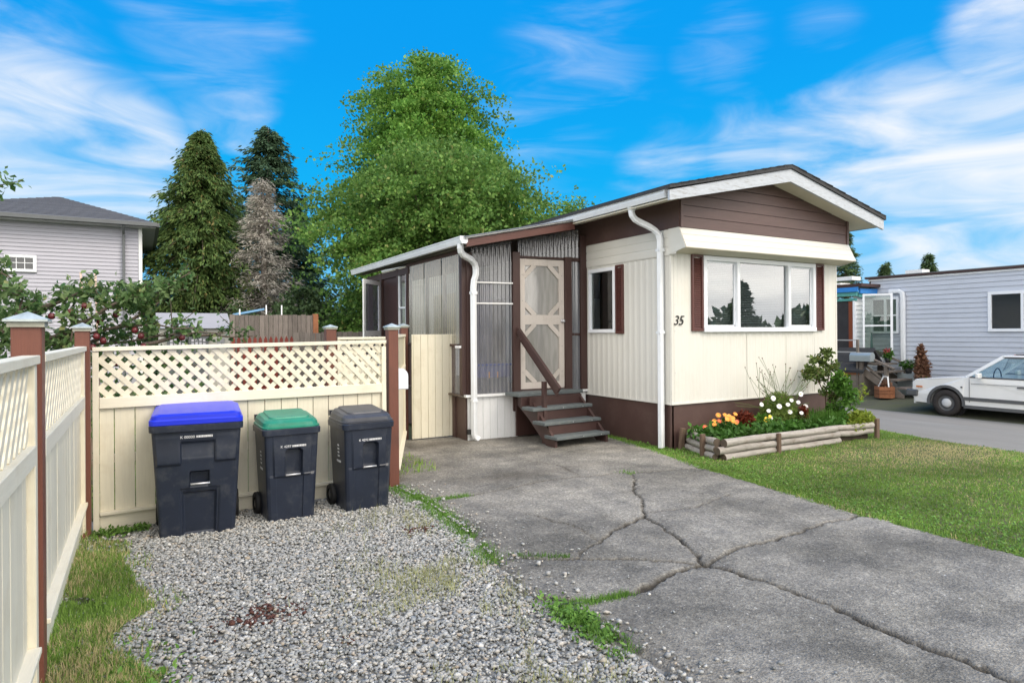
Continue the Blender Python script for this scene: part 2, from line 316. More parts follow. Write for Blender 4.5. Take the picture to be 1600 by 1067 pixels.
def npmesh(name,verts,faces4,m,parent=None,origin=(0,0,0),smooth=False,kind=None,fattr=None,tri=False):
    o=np.array(ROOT[parent.name] if parent is not None else origin,dtype=np.float32)
    me=bpy.data.meshes.new(name); nv=len(verts); nf=len(faces4); k=faces4.shape[1]
    me.vertices.add(nv); me.vertices.foreach_set('co',(np.asarray(verts,dtype=np.float32)-o).ravel())
    me.loops.add(nf*k); me.loops.foreach_set('vertex_index',faces4.astype(np.int32).ravel())
    me.polygons.add(nf); me.polygons.foreach_set('loop_start',np.arange(0,nf*k,k,dtype=np.int32)); 
    me.polygons.foreach_set('use_smooth',np.full(nf,smooth))
    me.update(calc_edges=True)
    if fattr is not None:
        at=me.attributes.new('rnd','FLOAT','FACE'); at.data.foreach_set('value',fattr.astype(np.float32))
    me.materials.append(m)
    return link(name,me,parent,origin,kind)
def unit(a): return a/np.maximum(np.linalg.norm(a,axis=1,keepdims=True),1e-9)
def leafmesh(P,size,elong=1.7,dirs=None,up=0.3,bend=.25,r=None):
    r=r or rng
    n=len(P); d=unit(r.normal(size=(n,3))) if dirs is None else unit(dirs+r.normal(size=(n,3))*.25)
    nn=r.normal(size=(n,3)); nn[:,2]=np.abs(nn[:,2])*(1+up)+up; s=unit(np.cross(d,nn)); nn=np.cross(s,d)
    sz=(size*(.6+.8*r.random(n)))[:,None]
    base=P; tip=P+d*sz*elong; mid=P+d*sz*elong*.5+nn*sz*bend*.3
    v=np.stack([base,mid+s*sz*.5,tip,mid-s*sz*.5],1).reshape(-1,3)
    f=np.arange(4*n).reshape(n,4); return v,f,r.random(n)
def leaves(name,P,size,m,parent=None,origin=(0,0,0),kind=None,**k):
    v,f,a=leafmesh(P,size,**k); return npmesh(name,v,f,m,parent,origin,False,kind,a)
def text_mesh(body,size,m,name,parent,loc,rz=0,ext=.002,shear=0,tilt=PI/2):
    cu=bpy.data.curves.new(name,'FONT'); cu.body=body; cu.size=size; cu.extrude=ext; cu.shear=shear; cu.resolution_u=4
    t=bpy.data.objects.new('t',cu); COL.objects.link(t); bpy.context.view_layer.update()
    me=bpy.data.meshes.new_from_object(t.evaluated_get(bpy.context.evaluated_depsgraph_get())); bpy.data.objects.remove(t)
    me.materials.clear(); me.materials.append(m)
    o=bpy.data.objects.new(name,me); COL.objects.link(o); o.parent=parent; o.location=Vector(loc)-ROOT[parent.name]; o.rotation_euler=(tilt,0,rz); return o
def gz(x):
    return float(np.interp(x,[9.5,15.4,17,18.5],[0,-.29,-.16,-.15]))

# ------------------------------------------------------------ ground, driveway, gravel, lawns, road
def sheet(name,poly,z,m,kind='structure',label=None):
    mb=MB(); mb.ext([(x,y,z) for x,y in poly],(0,0,-.02)); o=mb.build(name,m,None,(0,0,0),kind)
    if label: o['label']=label
    return o
M_ground=mat('dry_earth_and_turf',(.075,.085,.035),.95,.35,1.2,col2=(.11,.12,.05),bump=.3,bscale=20,rnd=0,dirt=((.10,.08,.05),.6,3))
xs=np.unique(np.concatenate([np.linspace(-300,-10,12),np.linspace(-10,9,20),np.linspace(9.5,18.5,19),np.linspace(20,300,14)])); ys=np.unique(np.concatenate([np.linspace(-300,-10,10),np.linspace(-8,30,20),np.linspace(35,400,12)]))
gx,gy=np.meshgrid(xs,ys,indexing='ij'); gzv=np.interp(gx,[9.5,15.4,17,18.5],[0,-.29,-.16,-.15])-.045
vv=np.stack([gx,gy,gzv],-1).reshape(-1,3); ny=len(ys); ii=np.arange((len(xs)-1)*ny).reshape(-1,ny)[:,:-1].ravel()
npmesh('ground',vv,np.stack([ii,ii+ny,ii+ny+1,ii+1],1),M_ground,smooth=True,kind='structure')

def fbm(x,y,seed=0,oct=4):
    r=np.random.default_rng(seed); out=0
    for o in range(oct):
        for k in range(4):
            a=r.random()*2*PI; w=(2**o)*(1+.5*r.random()); out=out+np.sin((x*np.cos(a)+y*np.sin(a))*w+r.random()*6.28+.9*np.sin((y*np.cos(a)-x*np.sin(a))*w*.7+r.random()*6))/(1.7**o)
    return out/6
def inpoly(x,y,poly):
    c=np.zeros(x.shape,bool); n=len(poly)
    for i in range(n):
        x0,y0=poly[i]; x1,y1=poly[(i+1)%n]
        if y0==y1: continue
        k=((y0>y)!=(y1>y))&(x<(x1-x0)*(y-y0)/(y1-y0)+x0); c^=k
    return c
def segdist(x,y,pl):
    d=np.full(x.shape,9.)
    for (x0,y0),(x1,y1) in zip(pl[:-1],pl[1:]):
        dx,dy=x1-x0,y1-y0; t=np.clip(((x-x0)*dx+(y-y0)*dy)/(dx*dx+dy*dy),0,1); d=np.minimum(d,np.hypot(x-x0-t*dx,y-y0-t*dy))
    return d
LEFT=[(3.3,9.3),(3.25,9.0),(2.25,6.3),(2.30,5.6),(2.28,5.2),(2.2,4.43),(2.12,3.95),(2.03,3.6),(1.98,3.4),(2.05,3.1),(2.12,2.79),(2.08,2.57),(2.12,2.15),(2.1,1.0),(2.1,-4)]
RIGHT=[(5.25,-4),(5.25,0),(5.29,2.12),(5.33,3.34),(5.63,5.3),(6.0,6.9),(6.1,7.66),(6.22,8.0),(6.22,9.3)]
DRV=LEFT+RIGHT
CR=[([(2.2,5.5),(2.46,5.6),(3.02,5.62),(3.71,5.74),(4.18,5.7),(4.75,5.565),(5.18,5.45),(5.8,5.3)],.010),
 ([(4.75,5.565),(4.6,5.3),(4.25,4.93),(4.05,4.6),(3.82,4.26),(3.73,4.16),(3.6,3.8),(3.558,3.61),(3.42,3.3),(3.335,3.118)],.016),
 ([(3.335,3.118),(3.37,2.9),(3.408,2.685),(3.43,2.4),(3.40,2.2),(3.37,1.87),(3.38,1.57),(3.35,1.4),(3.3,-1)],.024),
 ([(3.73,4.16),(3.5,4.1),(3.24,3.99),(3.0,3.84),(2.76,3.765),(2.63,3.66)],.013),
 ([(2.0,4.0),(2.18,3.93),(2.4,3.78),(2.63,3.66),(2.985,3.40),(3.28,3.15),(3.335,3.118)],.012),
 ([(3.335,3.118),(3.1,3.12),(2.93,3.095),(2.75,3.03),(2.59,3.0),(2.27,3.04),(2.07,3.2)],.024),
 ([(3.82,4.26),(4.3,4.15),(4.9,4.3)],.003),([(3.0,3.84),(3.05,4.3),(2.9,4.8)],.003),([(4.18,5.7),(4.3,6.3),(4.1,6.9)],.003),
 ([(3.335,3.118),(3.74,3.218),(4.1,3.2),(4.49,3.232),(4.9,3.26),(5.4,3.23)],.012)]
res=.0165
gx=np.arange(1.9,6.24,res); gy=np.arange(-1.2,9.05,res); X,Y=np.meshgrid(gx,gy,indexing='ij')
wx=X+.034*fbm(X*7,Y*7,1)+.020*fbm(X*33,Y*33,3); wy=Y+.034*fbm(X*7,Y*7,2)+.020*fbm(X*33,Y*33,4)
Z=.030+.006*fbm(X*1.3,Y*1.3,5)+.0012*rng.standard_normal(X.shape)
crk=np.zeros(X.shape)
for pl,w in CR:
    d=segdist(wx,wy,pl); ww=w*(1+.6*fbm(X*4,Y*4,8)); c=np.clip(1-d/np.maximum(ww,.006),0,1); c=np.sqrt(c); crk=np.maximum(crk,c); Z-=.004*np.exp(-(d/.08)**2)
Z-=.026*crk
ed=segdist(wx,wy,LEFT); Z-=.03*np.exp(-(ed/.05)**2)
ins=inpoly(wx+.02*fbm(X*15,Y*15,9),wy,DRV)
nyy=len(gy); idx=np.arange(X.size).reshape(X.shape)
fm=ins[:-1,:-1]&ins[1:,:-1]&ins[:-1,1:]&ins[1:,1:]
f=np.stack([idx[:-1,:-1],idx[1:,:-1],idx[1:,1:],idx[:-1,1:]],-1)[fm]
used=np.zeros(X.size,bool); used[f.ravel()]=True; rem=np.cumsum(used)-1
vv=np.stack([X,Y,Z],-1).reshape(-1,3)[used]; f=rem[f]
# driveway surface: worn aggregate, dirt settled in the cracks
m=bpy.data.materials.new('worn_driveway_asphalt'); m.use_nodes=True; n=m.node_tree.nodes; l=m.node_tree.links; bs=n['Principled BSDF']; bs.inputs['Roughness'].default_value=.85; bs.inputs['Specular IOR Level'].default_value=.3
tc=n.new('ShaderNodeTexCoord')
def tex(scale,det=6,rough=.6,node='ShaderNodeTexNoise'):
    t=n.new(node); t.inputs['Scale'].default_value=scale; l.new(tc.outputs['Object'],t.inputs[0])
    if node=='ShaderNodeTexNoise': t.inputs['Detail'].default_value=det; t.inputs['Roughness'].default_value=rough
    return t
def ramp2(src,p0,c0,p1,c1):
    r=n.new('ShaderNodeValToRGB'); l.new(src,r.inputs[0]); r.color_ramp.elements[0].position=p0; r.color_ramp.elements[1].position=p1; r.color_ramp.elements[0].color=(*c0,1); r.color_ramp.elements[1].color=(*c1,1); return r.outputs[0]
def mixc(fac,a,b,mode='MIX'):
    x=n.new('ShaderNodeMix'); x.data_type='RGBA'; x.blend_type=mode
    for s,v in ((0,fac),(6,a),(7,b)):
        if isinstance(v,(int,float)): x.inputs[s].default_value=v
        elif isinstance(v,tuple): x.inputs[s].default_value=(*v,1)
        else: l.new(v,x.inputs[s])
    return x.outputs[2]
def mapr(src,a,b,c=0,d=1):
    x=n.new('ShaderNodeMapRange'); l.new(src,x.inputs[0]); x.inputs[1].default_value=a; x.inputs[2].default_value=b; x.inputs[3].default_value=c; x.inputs[4].default_value=d; return x.outputs[0]
big=tex(.9,8,.62); base=ramp2(big.outputs[0],.35,(.135,.129,.116),.62,(.30,.285,.258))
vor=tex(75,node='ShaderNodeTexVoronoi'); vsep=n.new('ShaderNodeSeparateColor'); l.new(vor.outputs['Color'],vsep.inputs[0])
base=mixc(mapr(vsep.outputs[0],0,1,.0,.5),base,mixc(1,base,ramp2(vsep.outputs[1],.2,(.45,.45,.45),.95,(1.9,1.9,1.85)),'MULTIPLY'))
sp=tex(130,3,.8); base=mixc(mapr(sp.outputs[0],.60,.68,0,.55),base,(.48,.47,.44))
fine=tex(45,4,.7); base=mixc(.55,base,mixc(1,base,ramp2(fine.outputs[0],.36,(.45,.45,.45),.66,(1.5,1.5,1.48)),'MULTIPLY'))
cl=n.new('ShaderNodeAttribute'); cl.attribute_name='crack'; st=n.new('ShaderNodeAttribute'); st.attribute_name='dark_tone'
patch=tex(3.2,7,.7); base=mixc(.7,base,mixc(1,base,ramp2(patch.outputs[0],.36,(.66,.67,.70),.64,(1.30,1.28,1.24)),'MULTIPLY'))
spk=tex(38,2,.5); base=mixc(mapr(spk.outputs[0],.70,.74,0,.75),base,(.60,.59,.56)); spd=tex(30,2,.5); base=mixc(mapr(spd.outputs[0],.71,.75,0,.8),base,(.05,.047,.042))
base=mixc(st.outputs['Fac'],base,(.088,.076,.062))
base=mixc(cl.outputs['Fac'],base,(.045,.038,.028)); l.new(base,bs.inputs['Base Color'])
bp=n.new('ShaderNodeBump'); bp.inputs['Strength'].default_value=.55; bp.inputs['Distance'].default_value=.012; l.new(vor.outputs['Distance'],bp.inputs['Height']); bp2=n.new('ShaderNodeBump'); bp2.inputs['Strength'].default_value=.4; bp2.inputs['Distance'].default_value=.01; l.new(fine.outputs[0],bp2.inputs['Height']); l.new(bp.outputs[0],bp2.inputs['Normal']); l.new(bp2.outputs[0],bs.inputs['Normal'])
drv=npmesh('driveway',vv,f,m,smooth=True,kind='structure')
a=drv.data.attributes.new('crack','FLOAT','POINT'); a.data.foreach_set('value',np.clip(crk*1.3,0,1).ravel()[used].astype(np.float32))
stn=.55*np.exp(-(((X-3.9)/.9)**2+((Y-6.15)/.22)**2))+.6*np.exp(-((Y-8.4)/.35)**2)*(X>3.2)+.35*np.exp(-((ed)/.22)**2)+.45*np.exp(-(((X-2.9)/.5)**2+((Y-7.0)/.5)**2))  # stain patches, plus a darker band along the porch foot and gravel edge
for pl,w in CR: stn+=.22*np.exp(-(segdist(wx,wy,pl)/.035)**2)
stn=stn*(.8+.6*fbm(X*3,Y*3,12)); a=drv.data.attributes.new('dark_tone','FLOAT','POINT'); a.data.foreach_set('value',np.clip(stn,0,.85).ravel()[used].astype(np.float32))
del X,Y,Z,wx,wy,crk,ed

M_gravbed=mat('gravel_fines',(.24,.235,.22),.95,.4,40,bump=.6,bscale=80,rnd=0)
sheet('gravel_bed',[(-3.2,-5),(2.6,-5),(2.6,3),(2.6,6.3),(2.3,6.6),(-.5,6.6),(-.5,3.4),(-3.2,3.4)],.002,M_gravbed)
M_turf=mat('turf_base',(.05,.085,.018),.95,.3,5,col2=(.15,.16,.06),bump=.4,bscale=60,rnd=0)
lawnpoly=[(5.2,-5),(9.9,-5),(9.88,2),(9.98,3.84),(10.15,5.2),(10.6,6.1),(10.9,6.8),(11.3,9),(11.3,22),(9.9,22),(9.9,6.42),(6.22,6.42),(6.22,7.9),(6.05,7.66),(5.58,5.3),(5.28,3.34),(5.24,2.12),(5.2,0)]
mb=MB()
# lawn follows the slope to the road: strips in x
lx=[5.0,9.5,10.0,10.4,10.8,11.3]
sheet('lawn',[(5.2,-5),(9.5,-5),(9.5,6.42),(6.22,6.42),(6.22,7.9),(6.0,7.66),(5.56,5.3),(5.27,3.34),(5.22,2.12),(5.2,0)],.012,M_turf)
mb=MB(); mb.ext([(9.5,-5,.012),(9.9,-5,gz(9.9)+.012),(9.93,2,gz(9.93)+.012),(10.02,3.84,gz(10.02)+.012),(10.2,5.2,gz(10.2)+.012),(10.6,6.1,gz(10.6)+.012),(10.9,6.8,gz(10.9)+.012),(11.3,22,gz(11.3)+.012),(9.5,22,.012)],(0,0,-.05)); mb.build('lawn_verge',M_turf,None,(9.5,0,0),'structure')
sheet('back_yard_lawn',[(-12,6.7),(2.2,6.7),(3.3,9.3),(3.3,40),(-12,40)],.008,M_turf)
M_road=mat('grey_lane_asphalt',(.235,.222,.20),.8,.12,1.2,(1,.35,1),.25,120,rnd=0,dirt=((.30,.30,.28),.6,1.1,1))
ysr=[-40,-10,0,3,5,6,7,8,9,10,12,20,60]; xe=lambda y: float(np.interp(y,[-40,2,3.84,5.2,6.1,6.8,60],[9.93,9.93,10.02,10.2,10.6,10.9,11.3]))
vs=[];fs=[]
for y in ysr:
    for t in (0,.25,.5,.75,1.0):
        x=xe(y)+(15.25-xe(y))*t; vs.append((x,y,gz(x)-.004+(.0 if t else -.02)))
for i in range(len(ysr)-1):
    for j in range(4): a0=i*5+j; fs.append((a0,a0+1,a0+6,a0+5))
MB().add(vs,fs).build('road',M_road,None,(0,0,0),'structure')
# mossy parking strip along the neighbour's home
M_moss=mat('mossy_parking_strip',(.085,.085,.07),.95,.3,2,rnd=0,col2=(.10,.11,.055),bump=.3,bscale=60,dirt=((.04,.05,.015),.6,2))
vs=[];fs=[]
for y in ysr:
    for x in (15.2,15.45,16.2,17,18.5): vs.append((x,y,gz(x)-.009))
for i in range(len(ysr)-1):
    for j in range(4): a0=i*5+j; fs.append((a0,a0+1,a0+6,a0+5))
MB().add(vs,fs).build('parking_strip',M_moss,None,(0,0,0),'structure')

# gravel stones
def gravel_field():
    base=[]; ph=(1+5**.5)/2
    ico=np.array([(-1,ph,0),(1,ph,0),(-1,-ph,0),(1,-ph,0),(0,-1,ph),(0,1,ph),(0,-1,-ph),(0,1,-ph),(ph,0,-1),(ph,0,1),(-ph,0,-1),(-ph,0,1)])/1.902
    ft=np.array([(0,11,5),(0,5,1),(0,1,7),(0,7,10),(0,10,11),(1,5,9),(5,11,4),(11,10,2),(10,7,6),(7,1,8),(3,9,4),(3,4,2),(3,2,6),(3,6,8),(3,8,9),(4,9,5),(2,4,11),(6,2,10),(8,6,7),(9,8,1)])
    r=np.random.default_rng(3)
    K=46000
    x=r.uniform(-.45,2.75,K*2); y=r.uniform(1.5,6.35,K*2)
    dl=segdist(x,y,LEFT); keep=~inpoly(x-.05*fbm(x*9,y*9,31),y,DRV)|(r.random(len(x))<.10*np.exp(-(dl/.22)**2)+.004)
    # sparser in the left grass strip
    gl=np.interp(y,[1,3.4,3.9,4.25,5.0,5.6,6.2],[.05,-.02,-.2,.0,-.15,-.15,-.05])+.08*fbm(x*5,y*5,14)
    keep&=(x>gl)|(r.random(len(x))<.12)
    # worn thin under the dry weeds near the driveway
    x=x[keep][:K]; y=y[keep][:K]; n_=len(x)
    s=(.0062+.0065*r.random(n_)**1.6+.006*(r.random(n_)<.04))
    P=ico[None]*(1+.22*r.standard_normal((n_,12,1)))
    P=P*(s[:,None]*np.stack([1+.5*r.random(n_),.8+.3*r.random(n_),.55+.3*r.random(n_)],1))[:,None,:] if False else P*(s[:,None,None]*np.stack([1+.5*r.random(n_),.8+.3*r.random(n_),.55+.3*r.random(n_)],1)[:,None,:])
    a=r.uniform(0,2*PI,n_); tl=r.normal(0,.45,n_); ca,sa=np.cos(a)[:,None],np.sin(a)[:,None]; ct,st_=np.cos(tl)[:,None],np.sin(tl)[:,None]
    px,py,pz=P[...,0],P[...,1],P[...,2]; py,pz=py*ct-pz*st_,py*st_+pz*ct; px,py=px*ca-py*sa,px*sa+py*ca
    z0=np.where(inpoly(x,y,DRV),.028,.004)+s*.45+.010*r.random(n_)+.012*np.maximum(0,fbm(x*2,y*2,15))
    vv=np.stack([px+x[:,None],py+y[:,None],pz+z0[:,None]],-1).reshape(-1,3)
    ff=(ft[None]+12*np.arange(n_)[:,None,None]).reshape(-1,3)
    # per stone colour value; a few clusters stained red-brown
    rn=r.random(n_); dark_tone=np.exp(-(((x-.60)/.16)**2+((y-3.87)/.12)**2))*1.1+np.exp(-(((x-1.95)/.1)**2+((y-4.9)/.09)**2))+.5*np.exp(-(((x-.9)/.05)**2+((y-3.3)/.05)**2))
    rn=rn*.86; rn[r.random(n_)<dark_tone*.75]=.97
    return vv,ff,np.repeat(rn,20)
m=bpy.data.materials.new('river_gravel'); m.use_nodes=True; n=m.node_tree.nodes; l=m.node_tree.links; bs=n['Principled BSDF']; bs.inputs['Roughness'].default_value=.75; bs.inputs['Specular IOR Level'].default_value=.35
at=n.new('ShaderNodeAttribute'); at.attribute_name='rnd'; rp=n.new('ShaderNodeValToRGB'); l.new(at.outputs['Fac'],rp.inputs[0]); rp.color_ramp.interpolation='LINEAR'
els=[(0,(.16,.17,.17)),(.12,(.27,.275,.27)),(.3,(.38,.38,.37)),(.45,(.43,.425,.405)),(.55,(.29,.31,.32)),(.68,(.49,.485,.46)),(.76,(.40,.34,.27)),(.82,(.56,.555,.53)),(.87,(.68,.675,.65)),(.92,(.075,.032,.024)),(1,(.12,.05,.038))]
rp.color_ramp.elements[0].color=(*els[0][1],1); rp.color_ramp.elements[1].color=(*els[-1][1],1)
for p,c in els[1:-1]: e=rp.color_ramp.elements.new(p); e.color=(*c,1)
tc=n.new('ShaderNodeTexCoord'); t=n.new('ShaderNodeTexNoise'); t.inputs['Scale'].default_value=120; l.new(tc.outputs['Object'],t.inputs[0]); x=n.new('ShaderNodeMix'); x.data_type='RGBA'; x.blend_type='MULTIPLY'; x.inputs[0].default_value=.5; l.new(rp.outputs[0],x.inputs[6])
r2=n.new('ShaderNodeValToRGB'); r2.color_ramp.elements[0].position=.3; r2.color_ramp.elements[0].color=(.5,.5,.5,1); r2.color_ramp.elements[1].position=.7; r2.color_ramp.elements[1].color=(1.3,1.3,1.3,1); l.new(t.outputs[0],r2.inputs[0]); l.new(r2.outputs[0],x.inputs[7]); l.new(x.outputs[2],bs.inputs['Base Color'])
gv,gf,ga=gravel_field()
g=npmesh('gravel',gv,gf,m,smooth=True,kind='stuff',fattr=ga); tag(g,'grey and white crushed gravel spread over the parking bay','gravel',kind='stuff')

# ------------------------------------------------------------ grass blades
LM_grass=leafmat('grass_blades',(.13,.235,.04),(.27,.41,.09),(.54,.46,.25),.35,.6)
LM_dry=leafmat('dry_weed_blades',(.30,.30,.14),(.42,.44,.22),(.50,.44,.26),.3,.6)
LM_fresh=leafmat('fresh_weed_leaves',(.09,.20,.03),(.20,.36,.08),None,.25)
def blades(name,x,y,h,m,z=None,w=.005,label=None,cat=None,rnd=None,spread=.5,parent=None):
    n_=len(x); r=rng; a=r.uniform(0,2*PI,n_); ln=h*(.5+r.random(n_)); tilt=r.random(n_)*spread
    z=np.zeros(n_) if z is None else z
    base=np.stack([x,y,z],1); dx=np.stack([np.cos(a),np.sin(a),np.zeros(n_)],1); b=r.uniform(0,2*PI,n_)
    tip=base+np.stack([np.cos(b)*tilt*ln,np.sin(b)*tilt*ln,ln*np.sqrt(np.maximum(.05,1-tilt**2))],1)
    mid=(base+tip)/2+np.array([0,0,1])*ln[:,None]*.12
    ww=(w*(.6+.8*r.random(n_)))[:,None]
    v=np.stack([base-dx*ww/2,base+dx*ww/2,mid+dx*ww*.4,tip,mid-dx*ww*.4],1).reshape(-1,3)
    f=(np.array([[0,1,2,4],[4,2,3,3]])[None]+5*np.arange(n_)[:,None,None])
    f1=np.array([0,1,2,4])[None]+5*np.arange(n_)[:,None]
    # blade as quad + its tip folded into the quad (diamond)
    v=np.stack([base-dx*ww/2,base+dx*ww/2,tip+dx*ww*.12,tip-dx*ww*.12],1).reshape(-1,3); f1=np.arange(4*n_).reshape(n_,4)
    o=npmesh(name,v,f1,m,parent,(0,0,0),False,'stuff',r.random(n_) if rnd is None else rnd)
    if label: tag(o,label,cat)
    return o
K=170000
x=rng.uniform(5.1,11.4,K); y=4+rng.normal(0,1.9,K); y=np.where((y<.8)|(y>8.2),rng.uniform(1,8,K),y)
k=inpoly(x+.05*fbm(x*6,y*6,22),y+.05*fbm(x*6,y*6,23),lawnpoly)&~inpoly(x,y,[(6.12,5.62),(8.55,5.6),(9.35,5.5),(9.4,6.42),(6.5,6.6)])
x=x[k];y=y[k]
dryv=np.exp(-(((x-8.9)/1.1)**2+((y-4.4)/.75)**2))*.9+.35*np.exp(-(((x-7.6)/.9)**2+((y-4.9)/.4)**2))+.25*fbm(x*2.2,y*2.2,33)+.15*fbm(x*7,y*7,35)
kk=rng.random(len(x))>np.clip(dryv,0,.55); x=x[kk];y=y[kk];dryv=dryv[kk]
rn=rng.random(len(x))*.9; dd=rng.random(len(x))<np.clip(dryv*1.05+.04,0,.92); rn[dd]=1.0
ed=segdist(x,y,RIGHT)
blades('grass',x,y,.022+.02*np.exp(-(ed/.15)**2),LM_grass,z=np.interp(x,[9.5,15.4],[0,-.29])+.008,w=.009,label='short mown lawn grass between the driveway and the lane',cat='grass',rnd=rn,spread=.95)
# clover-like leaflets over the lawn, denser at the driveway edge
K=60000; x=rng.uniform(5.1,10.3,K); y=rng.uniform(1.2,7.8,K)
k=inpoly(x+.06*fbm(x*6,y*6,22),y+.06*fbm(x*6,y*6,23),lawnpoly)&~inpoly(x,y,[(6.12,5.62),(8.55,5.6),(9.35,5.5),(9.4,6.42),(6.5,6.6)]); e=segdist(x,y,RIGHT); dr=np.exp(-(((x-8.9)/1.1)**2+((y-4.4)/.8)**2))
k&=(rng.random(K)<.25+.75*np.exp(-(e/.8)**2)-.3*dr); x=x[k];y=y[k]
P=np.stack([x,y,np.interp(x,[9.5,15.4],[0,-.29])+.022+.015*rng.random(len(x))],1)
o=leaves('clover',P,.016,LM_fresh,kind='stuff',elong=1.2,up=1.5); tag(o,'green clover and weeds growing through the front lawn','clover')
# left strip by the fence
K=60000; x=rng.uniform(-.42,.35,K); y=rng.uniform(1.8,6.0,K); gl=np.interp(y,[1,3.4,3.9,4.25,5.0,5.6,5.75,6.2],[.12,.02,-.14,.05,-.08,-.08,-.36,-.4])+.07*fbm(x*5,y*5,14)+.04*fbm(x*17,y*17,19); k=(x<gl)|((x<gl+.16)&(rng.random(K)<.10*(fbm(x*9,y*9,20)>0))); k&=~((y>5.35)&(rng.random(K)<.75)); k&=fbm(x*7,y*7,61)>-.55; x=x[k];y=y[k]
rn=rng.random(len(x))*.9; rn[rng.random(len(x))<np.clip(.28+.7*fbm(x*5,y*4,41),0,.85)]=1
blades('grass_strip',x,y,.034,LM_grass,z=.02+.07*np.clip((-x+.05)/.4,0,1),w=.005,label='ragged grass strip at the foot of the left cream fence',cat='grass',rnd=rn,spread=.95)
mb=MB(); mb.ext([(-.44,-1,.0),(.0,-1,0),(.0,5.6,0),(-.3,6.1,0),(-.44,6.1,0)],(0,0,.012)); mb.build('turf_bank',M_turf,None,(0,0,0),'structure')
# weeds between gravel and asphalt, in cracks
def along(pl,n_,sd):
    pl=np.array(pl); seg=np.hypot(*(pl[1:]-pl[:-1]).T); c=np.concatenate([[0],np.cumsum(seg)]); t=rng.uniform(0,c[-1],n_)
    return np.interp(t,c,pl[:,0])+rng.normal(0,sd,n_),np.interp(t,c,pl[:,1])+rng.normal(0,sd,n_),t/c[-1]
x1,y1,_=along([(2.25,6.35),(2.3,5.6)],2600,.06); x2,y2,t=along([(2.3,5.8),(2.28,5.2),(2.2,4.43),(2.1,3.9)],4600,.055); x3,y3,_=along([(2.05,3.05),(2.1,2.7),(2.05,2.45)],1300,.045); x4,y4,_=along([(2.3,5.62),(2.75,5.6)],900,.03); x5,y5,_=along([(2.25,3.93),(2.6,3.7)],350,.018); x6,y6,_=along([(2.15,3.03),(2.55,2.98)],900,.025)
x7,y7,_=along([(4.72,5.62),(4.78,5.55)],120,.05); x8,y8,_=along([(6.1,7.8),(5.95,6.6),(5.62,5.3)],2500,.045)
x=np.concatenate([x1,x2,x3,x4,x5,x6,x7,x8]);y=np.concatenate([y1,y2,y3,y4,y5,y6,y7,y8])
kk=fbm(x*6,y*6,55)>-.25; x=x[kk];y=y[kk]
o=blades('edge_weeds',x,y,.035,LM_fresh,z=np.full(len(x),.012),w=.006,label='bright green grass tufts along the driveway edge and cracks',cat='weeds',spread=.95)
x,y,t=along([(1.95,5.2),(1.75,4.3),(1.62,3.6),(1.55,2.9),(1.65,2.2)],22000,.30)
kk=(rng.random(len(x))<np.clip(.12+1.1*fbm(x*3.3,y*3.3,57)+.5*fbm(x*14,y*14,58),0,.75))&(x<2.15); x=x[kk];y=y[kk]; blades('dry_weeds',x,y,.042,LM_dry,z=np.full(len(x),.015),w=.004,label='straw coloured thin weeds in the gravel beside the asphalt',cat='weeds',spread=.97)
P=np.stack([np.concatenate([2.06+rng.normal(0,.055,700),-.2+rng.uniform(-.15,.25,500),-.1+rng.normal(0,.12,1200)]),np.concatenate([2.85+rng.normal(0,.14,700),6.05+rng.normal(0,.04,500),3.15+rng.normal(0,.3,1200)]),.02+.035*rng.random(2400)],1)
o=leaves('dandelion_leaves',P,.017,LM_fresh,kind='stuff',elong=2.0,up=1.5); tag(o,'low broad-leaved weeds at the gravel margins','weeds')

# yard grass behind the fence
K=40000; x=rng.uniform(-4,3,K); y=rng.uniform(6.8,14,K); o=blades('yard_grass',x,y,.08,LM_grass,w=.012,z=np.zeros(K),label='longer green grass of the yard behind the lattice fence',cat='grass',spread=.9)

# ------------------------------------------------------------ fences
def strip_beam(name,m,parent,a,b,w,t,nrm):
    a=Vector(a); b=Vector(b); d=b-a; ln=d.length
    if ln<.02: return
    y=d.normalized(); z=Vector(nrm).normalized(); x=y.cross(z); Mx=Matrix((x,y,z)).transposed()
    return pbox(name,m,parent,(a+b)/2,(w,round(ln,3),t),rot=Mx,bev=0)
def post(parent,x,y,w,ztop,cap=.145,label=None):
    p=MB().box((x,y,(ztop-.02)/2),(w,w,ztop+.02)).build('post',M_post,parent,bev=.004)
    mb=MB(); c=cap/2; z=ztop
    mb.add([(x-c,y-c,z),(x+c,y-c,z),(x+c,y+c,z),(x-c,y+c,z),(x-c,y-c,z+.010),(x+c,y-c,z+.010),(x+c,y+c,z+.010),(x-c,y+c,z+.010),(x,y,z+.045)],[(0,3,2,1),(0,1,5,4),(1,2,6,5),(2,3,7,6),(3,0,4,7),(4,5,8),(5,6,8),(6,7,8),(7,4,8)])
    mb.build('post_cap',M_postcap,p); k=w/2+.006
    MB().box((x,y,ztop-.012),(2*k+.01,2*k+.01,.022)).build('cap_block',M_capwood,p)
    return p
